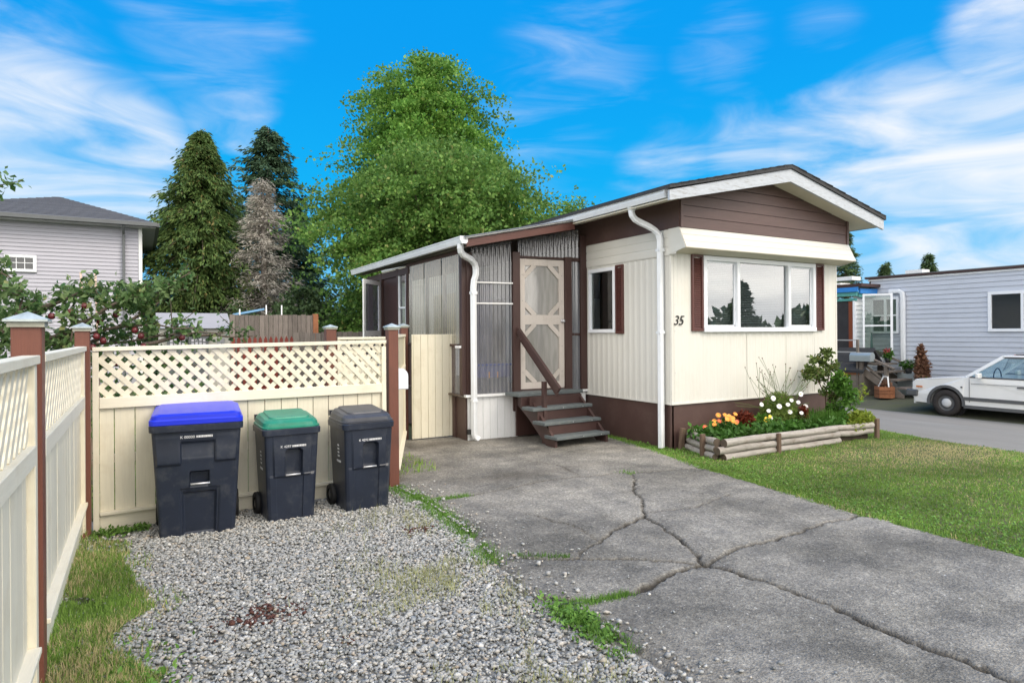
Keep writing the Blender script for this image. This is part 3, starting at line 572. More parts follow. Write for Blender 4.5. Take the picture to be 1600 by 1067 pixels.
def fence_panel(fe,p0,p1,nrm,zt,zl,zm,zb,zk,stile=.045,rail_w=.035,tilt=0,bw=.148,lat=True,boards0=.105,lh=.116):
    # zt top, zl underside of the top rail, zm middle rail (top,bottom), zb kick rail (top,bottom), zk bottom of kick board
    p0=Vector((*p0,0)); p1=Vector((*p1,0)); d=(p1-p0); Ln=d.length; d.normalize(); n=Vector((*nrm,0)); rz=math.atan2(d.y,d.x)
    def pt(s,z,o=0): return p0+d*s+n*o+V(0,0,z)
    up=tilt/Ln
    rt=Matrix.Rotation(rz,3,'Z')@Matrix.Rotation(-math.atan(up),3,'Y')
    pbox('top_rail',M_fenceX,fe,pt(Ln/2,(zt+zl)/2+tilt/2,.012),(Ln,.065,zt-zl),rot=rt)
    for s in (stile/2,Ln-stile/2): pbox('stile',M_fence,fe,pt(s,(zl+zk)/2,.010),(stile,.045,zl-zk-.004),rz)
    pbox('middle_rail',M_fenceX,fe,pt(Ln/2,sum(zm)/2,.014),(Ln-2*stile-.004,.045,zm[0]-zm[1]),rz)
    pbox('kick_rail',M_fenceX,fe,pt(Ln/2,sum(zb)/2,.020),(Ln-2*stile-.004,.060,zb[0]-zb[1]),rz)
    pbox('kick_board',M_fenceX,fe,pt(Ln/2,(zb[1]+zk)/2-.002,.004),(Ln-2*stile-.004,.022,zb[1]-zk-.004),rz)
    s=stile; e=Ln-stile; first=True
    while s<e-.02:
        w=min(boards0 if first else bw,e-s); first=False
        pbox('board',M_fence,fe,pt(s+w/2,(zm[1]+zb[0])/2,-.006+random.uniform(-.0015,.0015)),(round(w-.006,3),.018,zm[1]-zb[0]+.03),rz,bev=.002); s+=w
    pbox('backing_rail',M_fenceX,fe,pt(Ln/2,(zm[1]+zb[0])/2,-.035),(Ln-2*stile,.035,.07),rz)
    if lat:
        z0,z1=zm[0]-.01,zl+.01; s0,s1=stile-.005,Ln-stile+.005; H_=z1-z0
        for sg,off in ((1,-.004),(-1,.006)):
            c=s0-H_-.02
            while c<s1+H_:
                # line: s=c+sg*(z-z0) for sg=1 ; s=c+H-(z-z0) for sg=-1
                pts=[]
                za,zb_=z0,z1
                f=(lambda z: c+(z-z0)) if sg==1 else (lambda z: c+H_-(z-z0))
                lo,hi=(s0-c,s1-c) if sg==1 else (c+H_-s1,c+H_-s0)
                a=max(0,lo); b=min(H_,hi)
                if b-a>.03: strip_beam('lattice_slat',M_fence,fe,pt(f(z0+a),z0+a,off),pt(f(z0+b),z0+b,off),.041,.008,n)
                c+=lh
f1=thing('lattice_fence','cream painted board fence with open lattice top behind the three wheeled bins','fence',(0.9,6.25,0))
fence_panel(f1,(-.345,6.2),(2.165,6.34),(.056,-.998),1.512,1.478,(1.10,1.012),(.172,.145),-.02,tilt=.03)
post(f1,2.255,6.38,.105,1.67)
f2=thing('lattice_fence','long cream fence along the left edge with lattice top, seen nearly edge-on','fence',(-.4,3.5,0))
fence_panel(f2,(-.415,6.04),(-.415,3.545),(1,0),1.522,1.485,(1.135,1.05),(.31,.285),.07,stile=.06)
fence_panel(f2,(-.415,3.36),(-.415,.95),(1,0),1.522,1.485,(1.15,1.07),(.31,.285),.07,stile=.06)
post(f2,-.402,6.105,.10,1.665); post(f2,-.424,3.455,.108,1.665,.155)
post(f2,-.425,.87,.125,1.665,.165); fence_panel(f2,(-.415,.80),(-.415,-1.6),(1,0),1.522,1.485,(1.15,1.07),(.31,.285),.07,stile=.06)
# fence running back from the bins' corner post to the gate
f3=thing('board_fence','narrow cream fence run between the two brown posts beside the gate','fence',(2.9,7.8,0))
dd=Vector((3.40-2.32,9.12-6.46,0)); dn=dd.normalized()
fence_panel(f3,(2.335,6.52),(3.375,9.06),(dn.y,-dn.x),1.60,1.565,(1.15,1.07),(.17,.145),-.01,bw=.145)
post(f3,3.42,9.16,.105,1.72)
f4=thing('lattice_fence','second cream lattice fence behind the bins, showing through the first lattice','fence',(2.7,9.1,0))
fence_panel(f4,(2.40,9.10),(3.34,9.13),(0.0,-1),1.565,1.53,(1.12,1.03),(.17,.145),-.01)
post(f4,2.31,9.1,.14,1.70,.175)
gt=thing('garden_gate','cream vertical board gate closed between brown post and porch wall','gate',(3.75,8.95,0))
x=3.49
for i in range(6): pbox('board',M_fence,gt,(x+.058,8.95,.82),(.112,.022,1.55),bev=.003); x+=.1165
for z in (.35,1.3): pbox('gate_rail',M_fenceX,gt,(3.84,8.975,z),(.69,.03,.09))
pbox('edge_trim',M_fence,gt,(3.475,8.945,.82),(.02,.03,1.55))

# white mailbox on the post
t=thing('mailbox','small white plastic mailbox with rounded top fixed behind the brown corner post','mailbox',(2.41,6.6,1.0))
mb=MB(); cx,z0,w=2.405,1.01,.085; pts=[(cx-w,6.53,z0),(cx+w,6.53,z0)]+[(cx+w*math.cos(a),6.53,z0+.14+.085*math.sin(a)) for a in np.linspace(0,PI,12)]
mb.ext(pts,(0,.36,0)); mb.build('box_body',M_plastic,t,bev=.004)
MB().ext([(cx-w+.006,6.524,z0+.006),(cx+w-.006,6.524,z0+.006)]+[(cx+(w-.006)*math.cos(a),6.524,z0+.14+.079*math.sin(a)) for a in np.linspace(0,PI,12)],(0,.006,0)).build('box_door',M_plastic,t)
MB().box((2.34,6.62,1.03),(.14,.06,.03)).build('bracket',M_steel,t)

# ------------------------------------------------------------ wheeled bins
def rrect(w,d,r,k=4,yc=0):
    pts=[]
    for cx,cy,a0 in ((w/2-r,-d/2+r,-90),(w/2-r,d/2-r,0),(-w/2+r,d/2-r,90),(-w/2+r,-d/2+r,180)):
        for i in range(k+1): a=R(a0+90*i/k); pts.append((cx+r*math.cos(a),cy+r*math.sin(a)+yc))
    return pts
def loft(mb,secs,smooth=False,cap=True):
    n_=len(secs[0]); vs=[p for s in secs for p in s]
    mb.add(vs,[(i*n_+j,i*n_+(j+1)%n_,(i+1)*n_+(j+1)%n_,(i+1)*n_+j) for i in range(len(secs)-1) for j in range(n_)],smooth)
    if cap:
        o=len(mb.v)-len(vs); mb.f+=[tuple(o+j for j in range(n_))[::-1],tuple(o+(len(secs)-1)*n_+j for j in range(n_))]; mb.sm+=[False,False]
def make_bin(name,label,loc,rz,wb,db,wt,dt,H,dfn,lidm,lidw,lidd,lidh,big,code,side_print):
    t=thing(name,label,'wheelie bin',(0,0,0),'wheeled bins lined up along the fence')
    nx,nz_=56,80; r=.028; vs=[]; 
    for i in range(nz_+1):
        q=i/nz_; w=wb+(wt-wb)*q; d=db+(dt-db)*q; yf=-(dt-db)*q*.55; z=q*H+.0
        row=[]
        for j in range(nx+1):
            s=j/nx; x_=-w/2+r+(w-2*r)*s; row.append((x_,yf-dfn(s,q),z))
        yb=yf+d
        for cx,cy,a0 in ((w/2-r,yf+r,-90),(w/2-r,yb-r,0),(-w/2+r,yb-r,90),(-w/2+r,yf+r,180)):
            for k in range(4):
                a=R(a0+ (30 if a0 in(-90,) else 0) +90*k/3*(.999 if a0!=180 else .66)); row.append((cx+r*math.cos(a),cy+r*math.sin(a),z))
        vs.append(row)
    n_=len(vs[0]); mb=MB(); fl=[p for row in vs for p in row]
    mb.add(fl,[(i*n_+j,i*n_+(j+1)%n_,(i+1)*n_+(j+1)%n_,(i+1)*n_+j) for i in range(nz_) for j in range(n_)])
    mb.f+=[tuple(range(n_))[::-1]]; mb.sm+=[False]
    body=mb.build('body',M_bin,t)
    yf=-(dt-db)*.55
    def sec(w,d,z,tl=0,yc=yf+dt/2,r=.05): return [(x_,y_,z+tl*(y_-yf)) for x_,y_ in rrect(w,d,r,5,yc)]
    mb=MB(); loft(mb,[sec(wt+.004,dt+.004,H-.055),sec(wt+.03,dt+.03,H-.05),sec(wt+.034,dt+.034,H-.003),sec(wt+.02,dt+.02,H+.004)]); mb.build('rim',M_bin,t)
    mb=MB(); tl=lidh[1]
    ycl=yf+dt/2
    if big:
        loft(mb,[sec(lidw-.01,lidd-.01,H+.002,0),sec(lidw,lidd,H+.006,0),sec(lidw,lidd,H+.040,tl*.3),sec(lidw-.02,lidd-.02,H+.050,tl*.4),sec(lidw-.03,lidd-.03,H+.044,tl*.5),sec(lidw-.034,lidd-.035,H+.075,tl*.8),sec(lidw-.12,lidd-.07,H+.088,tl)],False)
    else:
        loft(mb,[sec(lidw-.01,lidd-.01,H+.002,0,r=.08),sec(lidw,lidd,H+.006,0,r=.08),sec(lidw,lidd,H+.018,tl*.2,r=.08),sec(lidw-.02,lidd-.02,H+.022,tl*.3,r=.08),sec(lidw-.03,lidd-.03,H+.05,tl*.6,r=.09),sec(lidw-.07,lidd-.08,H+.068,tl*.9,r=.09),sec(lidw-.14,lidd-.16,H+.074,tl,r=.05),sec(lidw-.15,lidd-.17,H+.086,tl,r=.04),sec(lidw-.20,lidd-.22,H+.088,tl,r=.04)],False)
    lid=mb.build('lid',lidm,t)
    yb=yf+dt; mb=MB()
    for sx in (-1,1):
        mb.box((sx*(wt/2-.03),yb+.02,H+.03+tl*dt*.6),(.045,.05,.05)); 
    mb.tube([(-wt/2+.04,yb+.045,H+.02),(wt/2-.04,yb+.045,H+.02)],.014,8)
    mb.build('hinge_handle',M_bin if not big else M_bin,t)
    # lift bar
    q=.475 if big else .475
    zb=q*H*1.0 if big else .505*H; w=.14 if big else .122
    xo=.02 if big else .004
    yq=-(dt-db)*(zb/H)*.55
    MB().tube([(xo-w/2,yq-.012-(.012 if big else .006),zb),(xo+w/2,yq-.012-(.012 if big else .006),zb)],.0085,10).build('lift_bar',M_steel,t)
    # wheels and axle
    mb=MB()
    for sx in (-1,1):
        wx_=sx*(wb/2+.022); wr=.10 if not big else .125
        wl=MB().lathe((wx_,db-.01,wr),[(wr*.55,-.022),(wr*.93,-.022),(wr,-.012),(wr,.012),(wr*.93,.022),(wr*.55,.022)],20,'X').build('wheel',M_rubber,t)
        MB().lathe((wx_,db-.01,wr),[(.001,-.016),(wr*.3,-.018),(wr*.54,-.010),(wr*.54,.010),(wr*.3,.018),(.001,.016)],16,'X').build('hub',M_bin,wl)
    MB().tube([(-wb/2,db-.01,wr),(wb/2,db-.01,wr)],.012,8).build('axle',M_steel,t)
    # hot stamped number on the front
    zt=(.882 if big else .80)*H; yq=-(dt-db)*(zt/H)*.55-(.006 if big else .0)
    tiltf=math.atan2((dt-db)*.55,H)
    to=text_mesh(code,.030,M_ink,'stamped_number',t,(-.10+(-.02 if big else .0),yq-(.004 if big else .003)-dfn(.5,.89 if big else .8),zt),0,.0008,tilt=PI/2+tiltf)
    mb=MB(); x_=(-.005 if big else -.003); rr=random.Random(4)
    while x_<.115:
        bw_=rr.choice([.003,.005,.007]); mb.box((x_,yq-(.0045 if big else .0035)-dfn(.5,.89 if big else .8)-(.0),zt+.010),(bw_,.001,.017)); x_+=bw_+rr.choice([.001,.002,.003])
    mb.build('stamped_bars',M_ink,t)
    if side_print:
        mb=MB()
        for k,zz in enumerate((.62,.66,.70,.74)): mb.box((-wb/2-(wt-wb)/2*zz-.002,.16+.0*k,zz*H),(.001,.05-.006*(k%2),.016),rot=Matrix.Rotation(-math.atan2((wt-wb)/2,H),3,'Y'))
        mb.box((-wb/2-(wt-wb)/2*.56-.002,.16,.56*H),(.001,.11,.020),rot=Matrix.Rotation(-math.atan2((wt-wb)/2,H),3,'Y'))
        mb.build('side_print',M_ink,t)
    t.location=loc; t.rotation_euler=(0,0,rz); return t
def sst(a,b,x): 
    x=min(1,max(0,(x-a)/(b-a))); return x*x*(3-2*x)
def inb(s,q,s0,s1,q0,q1,e=.012): return sst(s0-e,s0+e,s)*sst(-s1-e,-s1+e,-s)*sst(q0-e,q0+e,q)*sst(-q1-e,-q1+e,-q)
def d_big(s,q):
    v=0
    sh=inb(s,q,-1,.29,.655,.90)+inb(s,q,.73,2,.665,.90)   # shoulders above the side ledges
    v+=.022*sh*(1-sst(.66,.9,q)*.9)
    v-=.020*inb(s,q,.30,.72,.70,.845)*sst(.66,.84,q)       # upper central recess, fading out downward
    v-=.060*inb(s,q,.405,.655,.475,.575,.008)              # handle slot
    v-=.016*inb(s,q,.40,.66,.44,.48,.008)
    v-=.024*inb(s,q,.30,.75,.025,.395)                     # lower recess
    v-=.010*inb(s,q,.26,.80,-.1,.43)
    return v
def d_small(s,q):
    v=.016*inb(s,q,.09,.92,.49,.97)*(1-sst(.6,.95,q)*.8)
    top=.775-.03*abs((s-.53)/.19)**6 if abs(s-.53)<.19 else .7
    v-=.055*inb(s,q,.345,.72,.505,top,.010)
    v+=.010*inb(s,q,.76,2,-.1,.50,.008); v+=.004*inb(s,q,-1,.14,-.1,.5)
    return v
make_bin('wheeled_bin','big dark wheeled bin with a bright blue lid, leftmost of the three',(.385,5.70,.0),R(-4.5),.545,.47,.645,.585,.90,d_big,M_blue,.675,.62,(0,.06),True,'K 00000',False)
make_bin('wheeled_bin','narrow dark wheeled bin with a green lid, middle of the three',(1.118,5.745,.0),R(2),.39,.38,.455,.47,.80,d_small,M_green,.485,.50,(0,.10),False,'K 4297',True)
make_bin('wheeled_bin','narrow dark wheeled bin with a charcoal lid, beside the corner post',(1.785,5.72,.0),R(3),.40,.38,.455,.47,.80,d_small,M_lidblk,.485,.50,(0,.10),False,'K 4292',True)

# ------------------------------------------------------------ the mobile home
HX0,HX1,HY0,HY1=6.22,9.88,6.42,17.0
home=thing('mobile_home','cream metal-sided mobile home with brown gable and picture window, number 35','mobile home',(6.22,6.42,0))
def ribwall(name,p0,p1,nrm,z0,z1,m,parent,pitch=.135,rib=.078,amp=.0065,s_off=0,sb=.022):
    p0=Vector((*p0,0)); p1=Vector((*p1,0)); d=p1-p0; Ln=d.length; d.normalize(); n=Vector((*nrm,0)); prof=[(0,0)]
    k=math.ceil((s_off)/pitch)-1
    while True:
        c=k*pitch-s_off
        if c>Ln: break
        for ds,h in ((0,0),(sb,amp),(rib-sb,amp),(rib,0)):
            if 0<c+ds<Ln: prof.append((c+ds,h))
        k+=1
    prof.append((Ln,0)); vs=[];fs=[]
    for s,h in prof: q=p0+d*s+n*h; vs+= [(q.x,q.y,z0),(q.x,q.y,z1)]
    for i in range(len(prof)-1): fs.append((2*i,2*i+2,2*i+3,2*i+1))
    return MB().add(vs,fs).build(name,m,parent)
WX0,WX1,WZ0,WZ1=6.80,9.29,1.60,2.67
# front cladding sheets around the picture window
for a,b,z0,z1 in ((HX0+.045,WX0,.625,2.70),(WX0,7.72,.625,WZ0),(7.72,8.6,.625,WZ0),(8.6,WX1,.625,WZ0),(WX0,WX1,WZ1,2.70),(WX1,HX1-.03,.625,2.70)):
    ribwall('siding_sheet',(a,HY0),(b,HY0),(0,-1),z0,z1,M_side,home,s_off=a-6.0)
for xx in (7.72,8.6): MB().box((xx,HY0-.006,1.11),(.012,.006,.96)).build('sheet_joint',M_side,home)
# side sheets
SWY0,SWY1=7.575,8.235
for a,b,z0,z1 in ((HY0+.045,SWY0,.625,2.655),(SWY0,SWY1,.625,1.60),(SWY0,SWY1,2.60,2.655),(SWY1,17.0,.625,2.655)):
    ribwall('siding_sheet',(HX0,a),(HX0,b),(-1,0),z0,z1,M_side,home,pitch=.125,rib=.072,s_off=a-6.0)
for z in (1.05,1.62,1.98): MB().lathe((HX0+.06,HY0-.008,z),[(.001,-.004),(.006,-.002),(.006,.002)],8,'Y').build('fixing_screw',M_steel,home)
MB().box((HX0+.018,HY0+.018,1.66),(.046,.046,2.08)).build('corner_trim',M_side,home,bev=.003)
MB().box((HX1-.012,HY0+.012,1.66),(.04,.04,2.08)).build('corner_trim',M_side,home,bev=.003)
# skirting
mb=MB(); mb.box(((HX0+HX1)/2,HY0+.03,.30),(HX1-HX0,.03,.66)); mb.box((HX0+.03,(HY0+HY1)/2,.30),(.03,HY1-HY0-.03,.66)); mb.box((HX1-.03,(HY0+HY1)/2,.30),(.03,HY1-HY0-.03,.66)); mb.build('skirting',M_brown,home)
mb=MB(); mb.box(((HX0+HX1)/2,HY0-.001,.625),(HX1-HX0+.02,.025,.022)); mb.box((HX0-.001,(HY0+HY1)/2,.625),(.025,HY1-HY0,.022)); mb.build('drip_edge',M_side,home)
# shell
mb=MB(); mb.box((HX1-.02,(HY0+HY1)/2+.02,2.0),(.02,HY1-HY0-.06,2.7)); mb.box(((HX0+HX1)/2,HY1,2.0),(HX1-HX0,.02,2.7)); mb.build('outer_wall',M_side,home)
mb=MB(); mb.box(((HX0+HX1)/2,(HY0+HY1)/2,.66),(HX1-HX0-.1,HY1-HY0-.1,.03)); mb.build('room_floor',M_floor,home)
mb=MB(); mb.box(((HX0+HX1)/2,(HY0+HY1)/2,2.85),(HX1-HX0-.1,HY1-HY0-.1,.03)); mb.build('room_ceiling',M_interior,home)
mb=MB(); mb.box(((HX0+HX1)/2,10.2,1.75),(HX1-HX0-.1,.05,2.1)); mb.build('room_partition',M_interior,home)
for a,b,c,d_ in ((HX0+.07,WX0-.02,.68,2.83),(WX0-.02,WX1+.02,.68,WZ0-.03),(WX0-.02,WX1+.02,WZ1+.03,2.83),(WX1+.02,HX1-.07,.68,2.83)): MB().box(((a+b)/2,HY0+.09,(c+d_)/2),(b-a,.02,d_-c)).build('inner_wall',M_interior,home)
for a,b,c,d_ in ((HY0+.1,SWY0-.03,.68,2.83),(SWY0-.03,SWY1+.03,.68,1.57),(SWY0-.03,SWY1+.03,2.63,2.83),(SWY1+.03,10.17,.68,2.83)): MB().box((HX0+.09,(a+b)/2,(c+d_)/2),(.02,b-a,d_-c)).build('inner_wall',M_interior,home)
# side band with horizontal ribs
def hband(name,pf,z0,z1,nr,m,parent,amp=.008):
    # pf(t,z)->(front pt left, front pt right)
    vs=[];fs=[];k=0
    for i in range(nr):
        a=z0+(z1-z0)*i/nr; b=z0+(z1-z0)*(i+1)/nr
        for z,o in ((a,amp),(a+(b-a)*.75,amp),(b-.002,0)):
            l_,r_=pf(z,o); vs+=[l_,r_]; k+=1
    for i in range(k-1): fs.append((2*i,2*i+1,2*i+3,2*i+2))
    return MB().add(vs,fs).build(name,m,parent)
hband('side_band',lambda z,o:((HX0-.012-o,HY0-.12,z),(HX0-.012-o,HY1,z)),2.655,3.0,3,M_side,home)
MB().box((HX0-.006,(HY0+HY1)/2,2.65),(.022,HY1-HY0,.012)).build('band_drip',M_side,home)
# eyebrow canopy over the picture window
ey=[(0,6.12,2.725),(0,6.245,3.0)]
def eyf(z,o): q=(z-2.725)/.275; y=6.12+.125*q-o; return ((HX0-.02,y,z),(HX1+.06,y,z))
eb=hband('eyebrow_canopy',eyf,2.725,3.0,3,M_side,home,.005)
for xx in (HX0-.021,HX1+.06): MB().ext([(xx,6.12,2.722),(xx,6.245,3.0),(xx,6.44,3.0),(xx,6.44,2.655),(xx,6.42,2.655)],(.006 if xx>8 else -.006,0,0)).build('canopy_end',M_side,eb)
MB().ext([(HX0-.02,6.118,2.716),(HX0-.02,6.43,2.672),(HX0-.02,6.43,2.69),(HX0-.02,6.118,2.728)],(HX1+.08-HX0,0,0)).build('canopy_soffit',M_soffit,eb)
# gable boards
GY=6.25
def zu(x): return 3.385+(x-5.9)*.205 if x<8.06 else 3.828-(x-8.06)*.205
def clip_z(x0,x1,z0,z1):
    # part of the band under the rake line
    zz=[]; xs_=[x0]+([8.06] if x0<8.06<x1 else [])+[x1]
    top=[(x,min(z1,zu(x))) for x in xs_]
    # insert crossings where rake passes z1 and z0
    def cross(z): return [c for c in (5.9+(z-3.385)/.205, 8.06+(3.828-z)/.205) if x0<c<x1 and abs(zu(c)-z)<1e-6]
    for z in (z1,z0):
        for c in cross(z): top.append((c,z))
    top=sorted(set(p for p in top if p[1]>=z0-1e-9))
    if len(top)<2: return None
    return [(top[0][0],z0)]+top+[(top[-1][0],z0)]
z=3.0; g=home
while z<3.82:
    pl=clip_z(HX0+.05,HX1+.0,z+.004,min(z+.148,3.83))
    if pl:
        pts=[]
        for p in pl:
            if not pts or abs(p[0]-pts[-1][0])+abs(p[1]-pts[-1][1])>1e-4: pts.append(p)
        if abs(pts[0][0]-pts[-1][0])+abs(pts[0][1]-pts[-1][1])<1e-4: pts.pop()
        if len(pts)>=3: MB().ext([(x,GY-.012+(.006*(p_z-z)/.15),p_z) for x,p_z in pts],(0,.02,0)).build('gable_board',M_gable,home)
    z+=.150
MB().ext([(HX0,GY+.012,3.0),(HX0,GY+.012,zu(HX0)),(8.06,GY+.012,3.828),(HX1+.04,GY+.012,zu(HX1+.04)),(HX1+.04,GY+.012,3.0)],(0,.05,0)).build('gable_backing',M_dark,home)
MB().box((HX0+.022,GY-.012,(3.0+zu(HX0))/2),(.046,.03,zu(HX0)-3.0)).build('gable_corner',M_gable,home)
MB().box((HX1+.022,GY-.012,(3.0+zu(HX1))/2),(.046,.03,zu(HX1)-3.0)).build('gable_corner',M_gable,home)
MB().box((HX0-.004,(GY+HY1)/2,3.20),(.03,HY1-GY,.40)).build('side_fascia',M_brown,home)
MB().box((HX1+.03,(GY+HY1)/2,3.20),(.03,HY1-GY,.40)).build('side_fascia',M_brown,home)
# roof
RY0,RY1=5.92,17.3; AX=8.05
def roofz(x): return 3.955-abs(x-AX)*.232
mb=MB(); mb.ext([(5.69,RY0-.035,roofz(5.69)+.022),(AX,RY0-.035,3.955+.022),(10.39,RY0-.035,roofz(10.39)+.022),(10.39,RY0-.035,roofz(10.39)-.030),(AX,RY0-.035,3.925),(5.69,RY0-.035,roofz(5.69)-.014)],(0,RY1-RY0,0)); rf=mb.build('roof',M_shingle,home)
# shingle courses, each row lapping the one below
for sd in (-1,1):
    for k in range(15):
        xa=AX+sd*(2.33-k*.155); xb=xa-sd*.165; y=RY0-.042-.006*(k%2)
        MB().ext([(xa,y,roofz(xa)+.024),(xb,y,roofz(xb)+.024),(xb,y,roofz(xb)+.028),(xa,y,roofz(xa)+.038)],(0,RY1-RY0,0)).build('shingle_course',M_shingle,rf)
mb=MB(); mb.ext([(5.74,RY0+.03,roofz(5.74)-.15),(AX,RY0+.03,3.955-.15-.03),(10.34,RY0+.03,roofz(10.34)-.15),(10.34,RY0+.03,roofz(10.34)-.135),(AX,RY0+.03,3.955-.135-.03),(5.74,RY0+.03,roofz(5.74)-.135)],(0,RY1-RY0-.06,0)); mb.build('soffit',M_soffit,home)
for x0,x1 in ((5.71,AX),(AX,10.36)):
    h=.158; MB().ext([(x0,RY0-.012,roofz(x0)-.034),(x1,RY0-.012,roofz(x1)-.034),(x1,RY0-.012,roofz(x1)-.034-h-(.022 if x1==AX else 0)),(x0,RY0-.012,roofz(x0)-.034-h+.03-(.03+.022 if x0==AX else 0))],(0,.035,0)).build('barge_board',M_barge,home)
MB().box((10.34,(RY0+RY1)/2+.02,roofz(10.34)-.09),(.03,RY1-RY0-.05,.12)).build('eave_board',M_trimdark,home)
# gutter and downspout
def gutter(parent,x,y0,y1,z,h=.105,w=.115,m=M_gutter,dz=0):
    pr=[(w,0),(w,-h*.75),(w*.8,-h),(w*.25,-h),(.012,-h*.45),(.012,-h*.2),(0,-h*.15),(0,0),(.01,0),(.018,-.015),(w-.01,-.015)]
    poly=[(x+a,y0,z+b) for a,b in pr]
    g=MB().ext(poly,(0,y1-y0,dz)).build('gutter',m,parent); 
    MB().ext([(x+a,y0-.004,z+b) for a,b in ((w+.002,.002),(w+.002,-h*.75),(w*.8,-h-.002),(w*.25,-h-.002),(-.003,-h*.5),(-.003,.002))],(0,.008,0)).build('gutter_end',m,g)
    return g
gutter(home,5.70,6.0,17.0,3.405)
dsp=MB(); dsp.rtube([(5.79,6.72,3.315),(5.79,6.72,3.24),(5.80,6.715,3.19),(5.84,6.70,3.14),(5.90,6.675,3.105),(6.0,6.62,3.05),(6.07,6.58,3.00),(6.12,6.55,2.94),(6.135,6.54,2.86),(6.135,6.54,2.5),(6.135,6.54,.03)],.072,.088,side=(.35,-.94,0))
ds=dsp.build('downspout',M_gutter,home)
for z in (1.60,2.72): MB().box((6.135,6.54,z),(.094,.082,.035)).build('pipe_collar',M_gutter,ds)
MB().lathe((5.79,6.72,3.30),[(.075,.02),(.05,-.03),(.045,-.06)],8).build('outlet',M_gutter,ds)

# picture window
def window(parent,name,x0,x1,z0,z1,y,mull=(),glass=G_win,fw=.055,dep=.05,axis='x',sgn=-1,hsplit=None,fm=M_vinyl,back=None):
    """frame facing sgn along the other axis"""
    def P_(a,b,zz,sa,sb,sz):
        return ((a,b,zz),(sa,sb,sz)) if axis=='x' else ((b,a,zz),(sb,sa,sz))
    mb=MB()
    for c,s in (P_((x0+x1)/2,y,z1-fw/2,x1-x0,dep,fw),P_((x0+x1)/2,y,z0+fw/2,x1-x0,dep+.02,fw),P_(x0+fw/2,y,(z0+z1)/2,fw,dep,z1-z0-2*fw),P_(x1-fw/2,y,(z0+z1)/2,fw,dep,z1-z0-2*fw)): mb.box(c,s)
    f=mb.build(name,fm,parent,bev=.004)
    ed=[x0+fw]+list(mull)+[x1-fw]
    for mx_ in mull:
        c,s=P_(mx_,y,(z0+z1)/2,.06,dep+.01,z1-z0-2*fw); MB().box(c,s).build('mullion',fm,f,bev=.003)
    for a,b in zip(ed[:-1],ed[1:]):
        zs=[z0+fw,z1-fw] if not hsplit else [z0+fw]+list(hsplit)+[z1-fw]
        for c_,d_ in zip(zs[:-1],zs[1:]):
            c,s=P_((a+b)/2,y-sgn*.012,(c_+d_)/2,b-a,.004,d_-c_); MB().box(c,s).build('pane',glass,f)
        if hsplit:
            for zz in hsplit: c,s=P_((a+b)/2,y,zz,b-a,dep,.04); MB().box(c,s).build('glazing_bar',fm,f)
    return f
w1=window(home,'picture_window',WX0,WX1,WZ0,WZ1,HY0-.015,(7.50,8.64),G_win,.065,.06)
for a,b in ((WX0+.065,7.47),(8.67,WX1-.065)):   # sliding sash edges
    mb=MB()
    for c,s in (((a+b)/2,(b-a,.02,.03)),): pass
    zc=(WZ0+WZ1)/2; mb.box(((a+b)/2,HY0+.004,WZ0+.085),(b-a,.02,.03)); mb.box(((a+b)/2,HY0+.004,WZ1-.08),(b-a,.02,.03)); mb.box((a+.015,HY0+.004,zc),(.03,.02,.90)); mb.box((b-.015,HY0+.004,zc),(.03,.02,.90)); mb.build('sash',M_vinyl,w1)
for a,b in ((WX0+.08,7.46),(7.54,8.60),(8.69,WX1-.08)):
    mb=MB(); z=WZ0+.08
    while z<WZ1-.06: mb.box(((a+b)/2,HY0+.075,z),(b-a,.024,.0015),rot=Matrix.Rotation(R(28),3,'X')); z+=.026
    for xx in (a+.15,b-.15): mb.box((xx,HY0+.075,(WZ0+WZ1)/2),(.003,.003,WZ1-WZ0-.1))
    mb.build('blind',M_blind,w1)
w2=window(home,'side_window',SWY0,SWY1,1.60,2.60,HX0-.012,(),G_side,.055,.05,axis='y')
for nm,c,s,ax in (('shutter',(6.69,HY0-.022,2.145),(.215,.03,1.06),'x'),('shutter',(9.405,HY0-.022,2.145),(.215,.03,1.06),'x'),('shutter',(HX0-.022,7.475,2.10),(.03,.17,1.03),'y')):
    mb=MB(); L_=s[0] if ax=='x' else s[1]; H_=s[2]; t_=.03
    def bx(du,dz,w_,h_,dd=0,th=.03):
        if ax=='x': mb.box((c[0]+du,c[1]+dd,c[2]+dz),(w_,th,h_))
        else: mb.box((c[0]+dd,c[1]+du,c[2]+dz),(th,w_,h_))
    bx(-L_/2+.015,0,.03,H_); bx(L_/2-.015,0,.03,H_); bx(0,H_/2-.015,L_-.06,.03); bx(0,-H_/2+.015,L_-.06,.03)
    sh=mb.build('shutter',M_shutter,home)
    z=-H_/2+.045
    while z<H_/2-.03:
        rt=Matrix.Rotation(R(-35 if ax=='x' else 0),3,'X') if ax=='x' else Matrix.Rotation(R(35),3,'Y')
        pbox('louvre',M_shutter,sh,(c[0],c[1]+.003,c[2]+z) if ax=='x' else (c[0]+.003,c[1],c[2]+z),(L_-.06,.006,.030) if ax=='x' else (.006,L_-.06,.030),rot=rt,bev=0); z+=.029
for o in list(bpy.data.objects):
    if o.name.startswith('louvre'): o.location=Vector(o.location)+ROOT[o.parent.name]-ROOT[home.name]
text_mesh('35',.185,M_black,'house_number',home,(6.245,HY0-.012,1.70),0,.004,shear=.28)
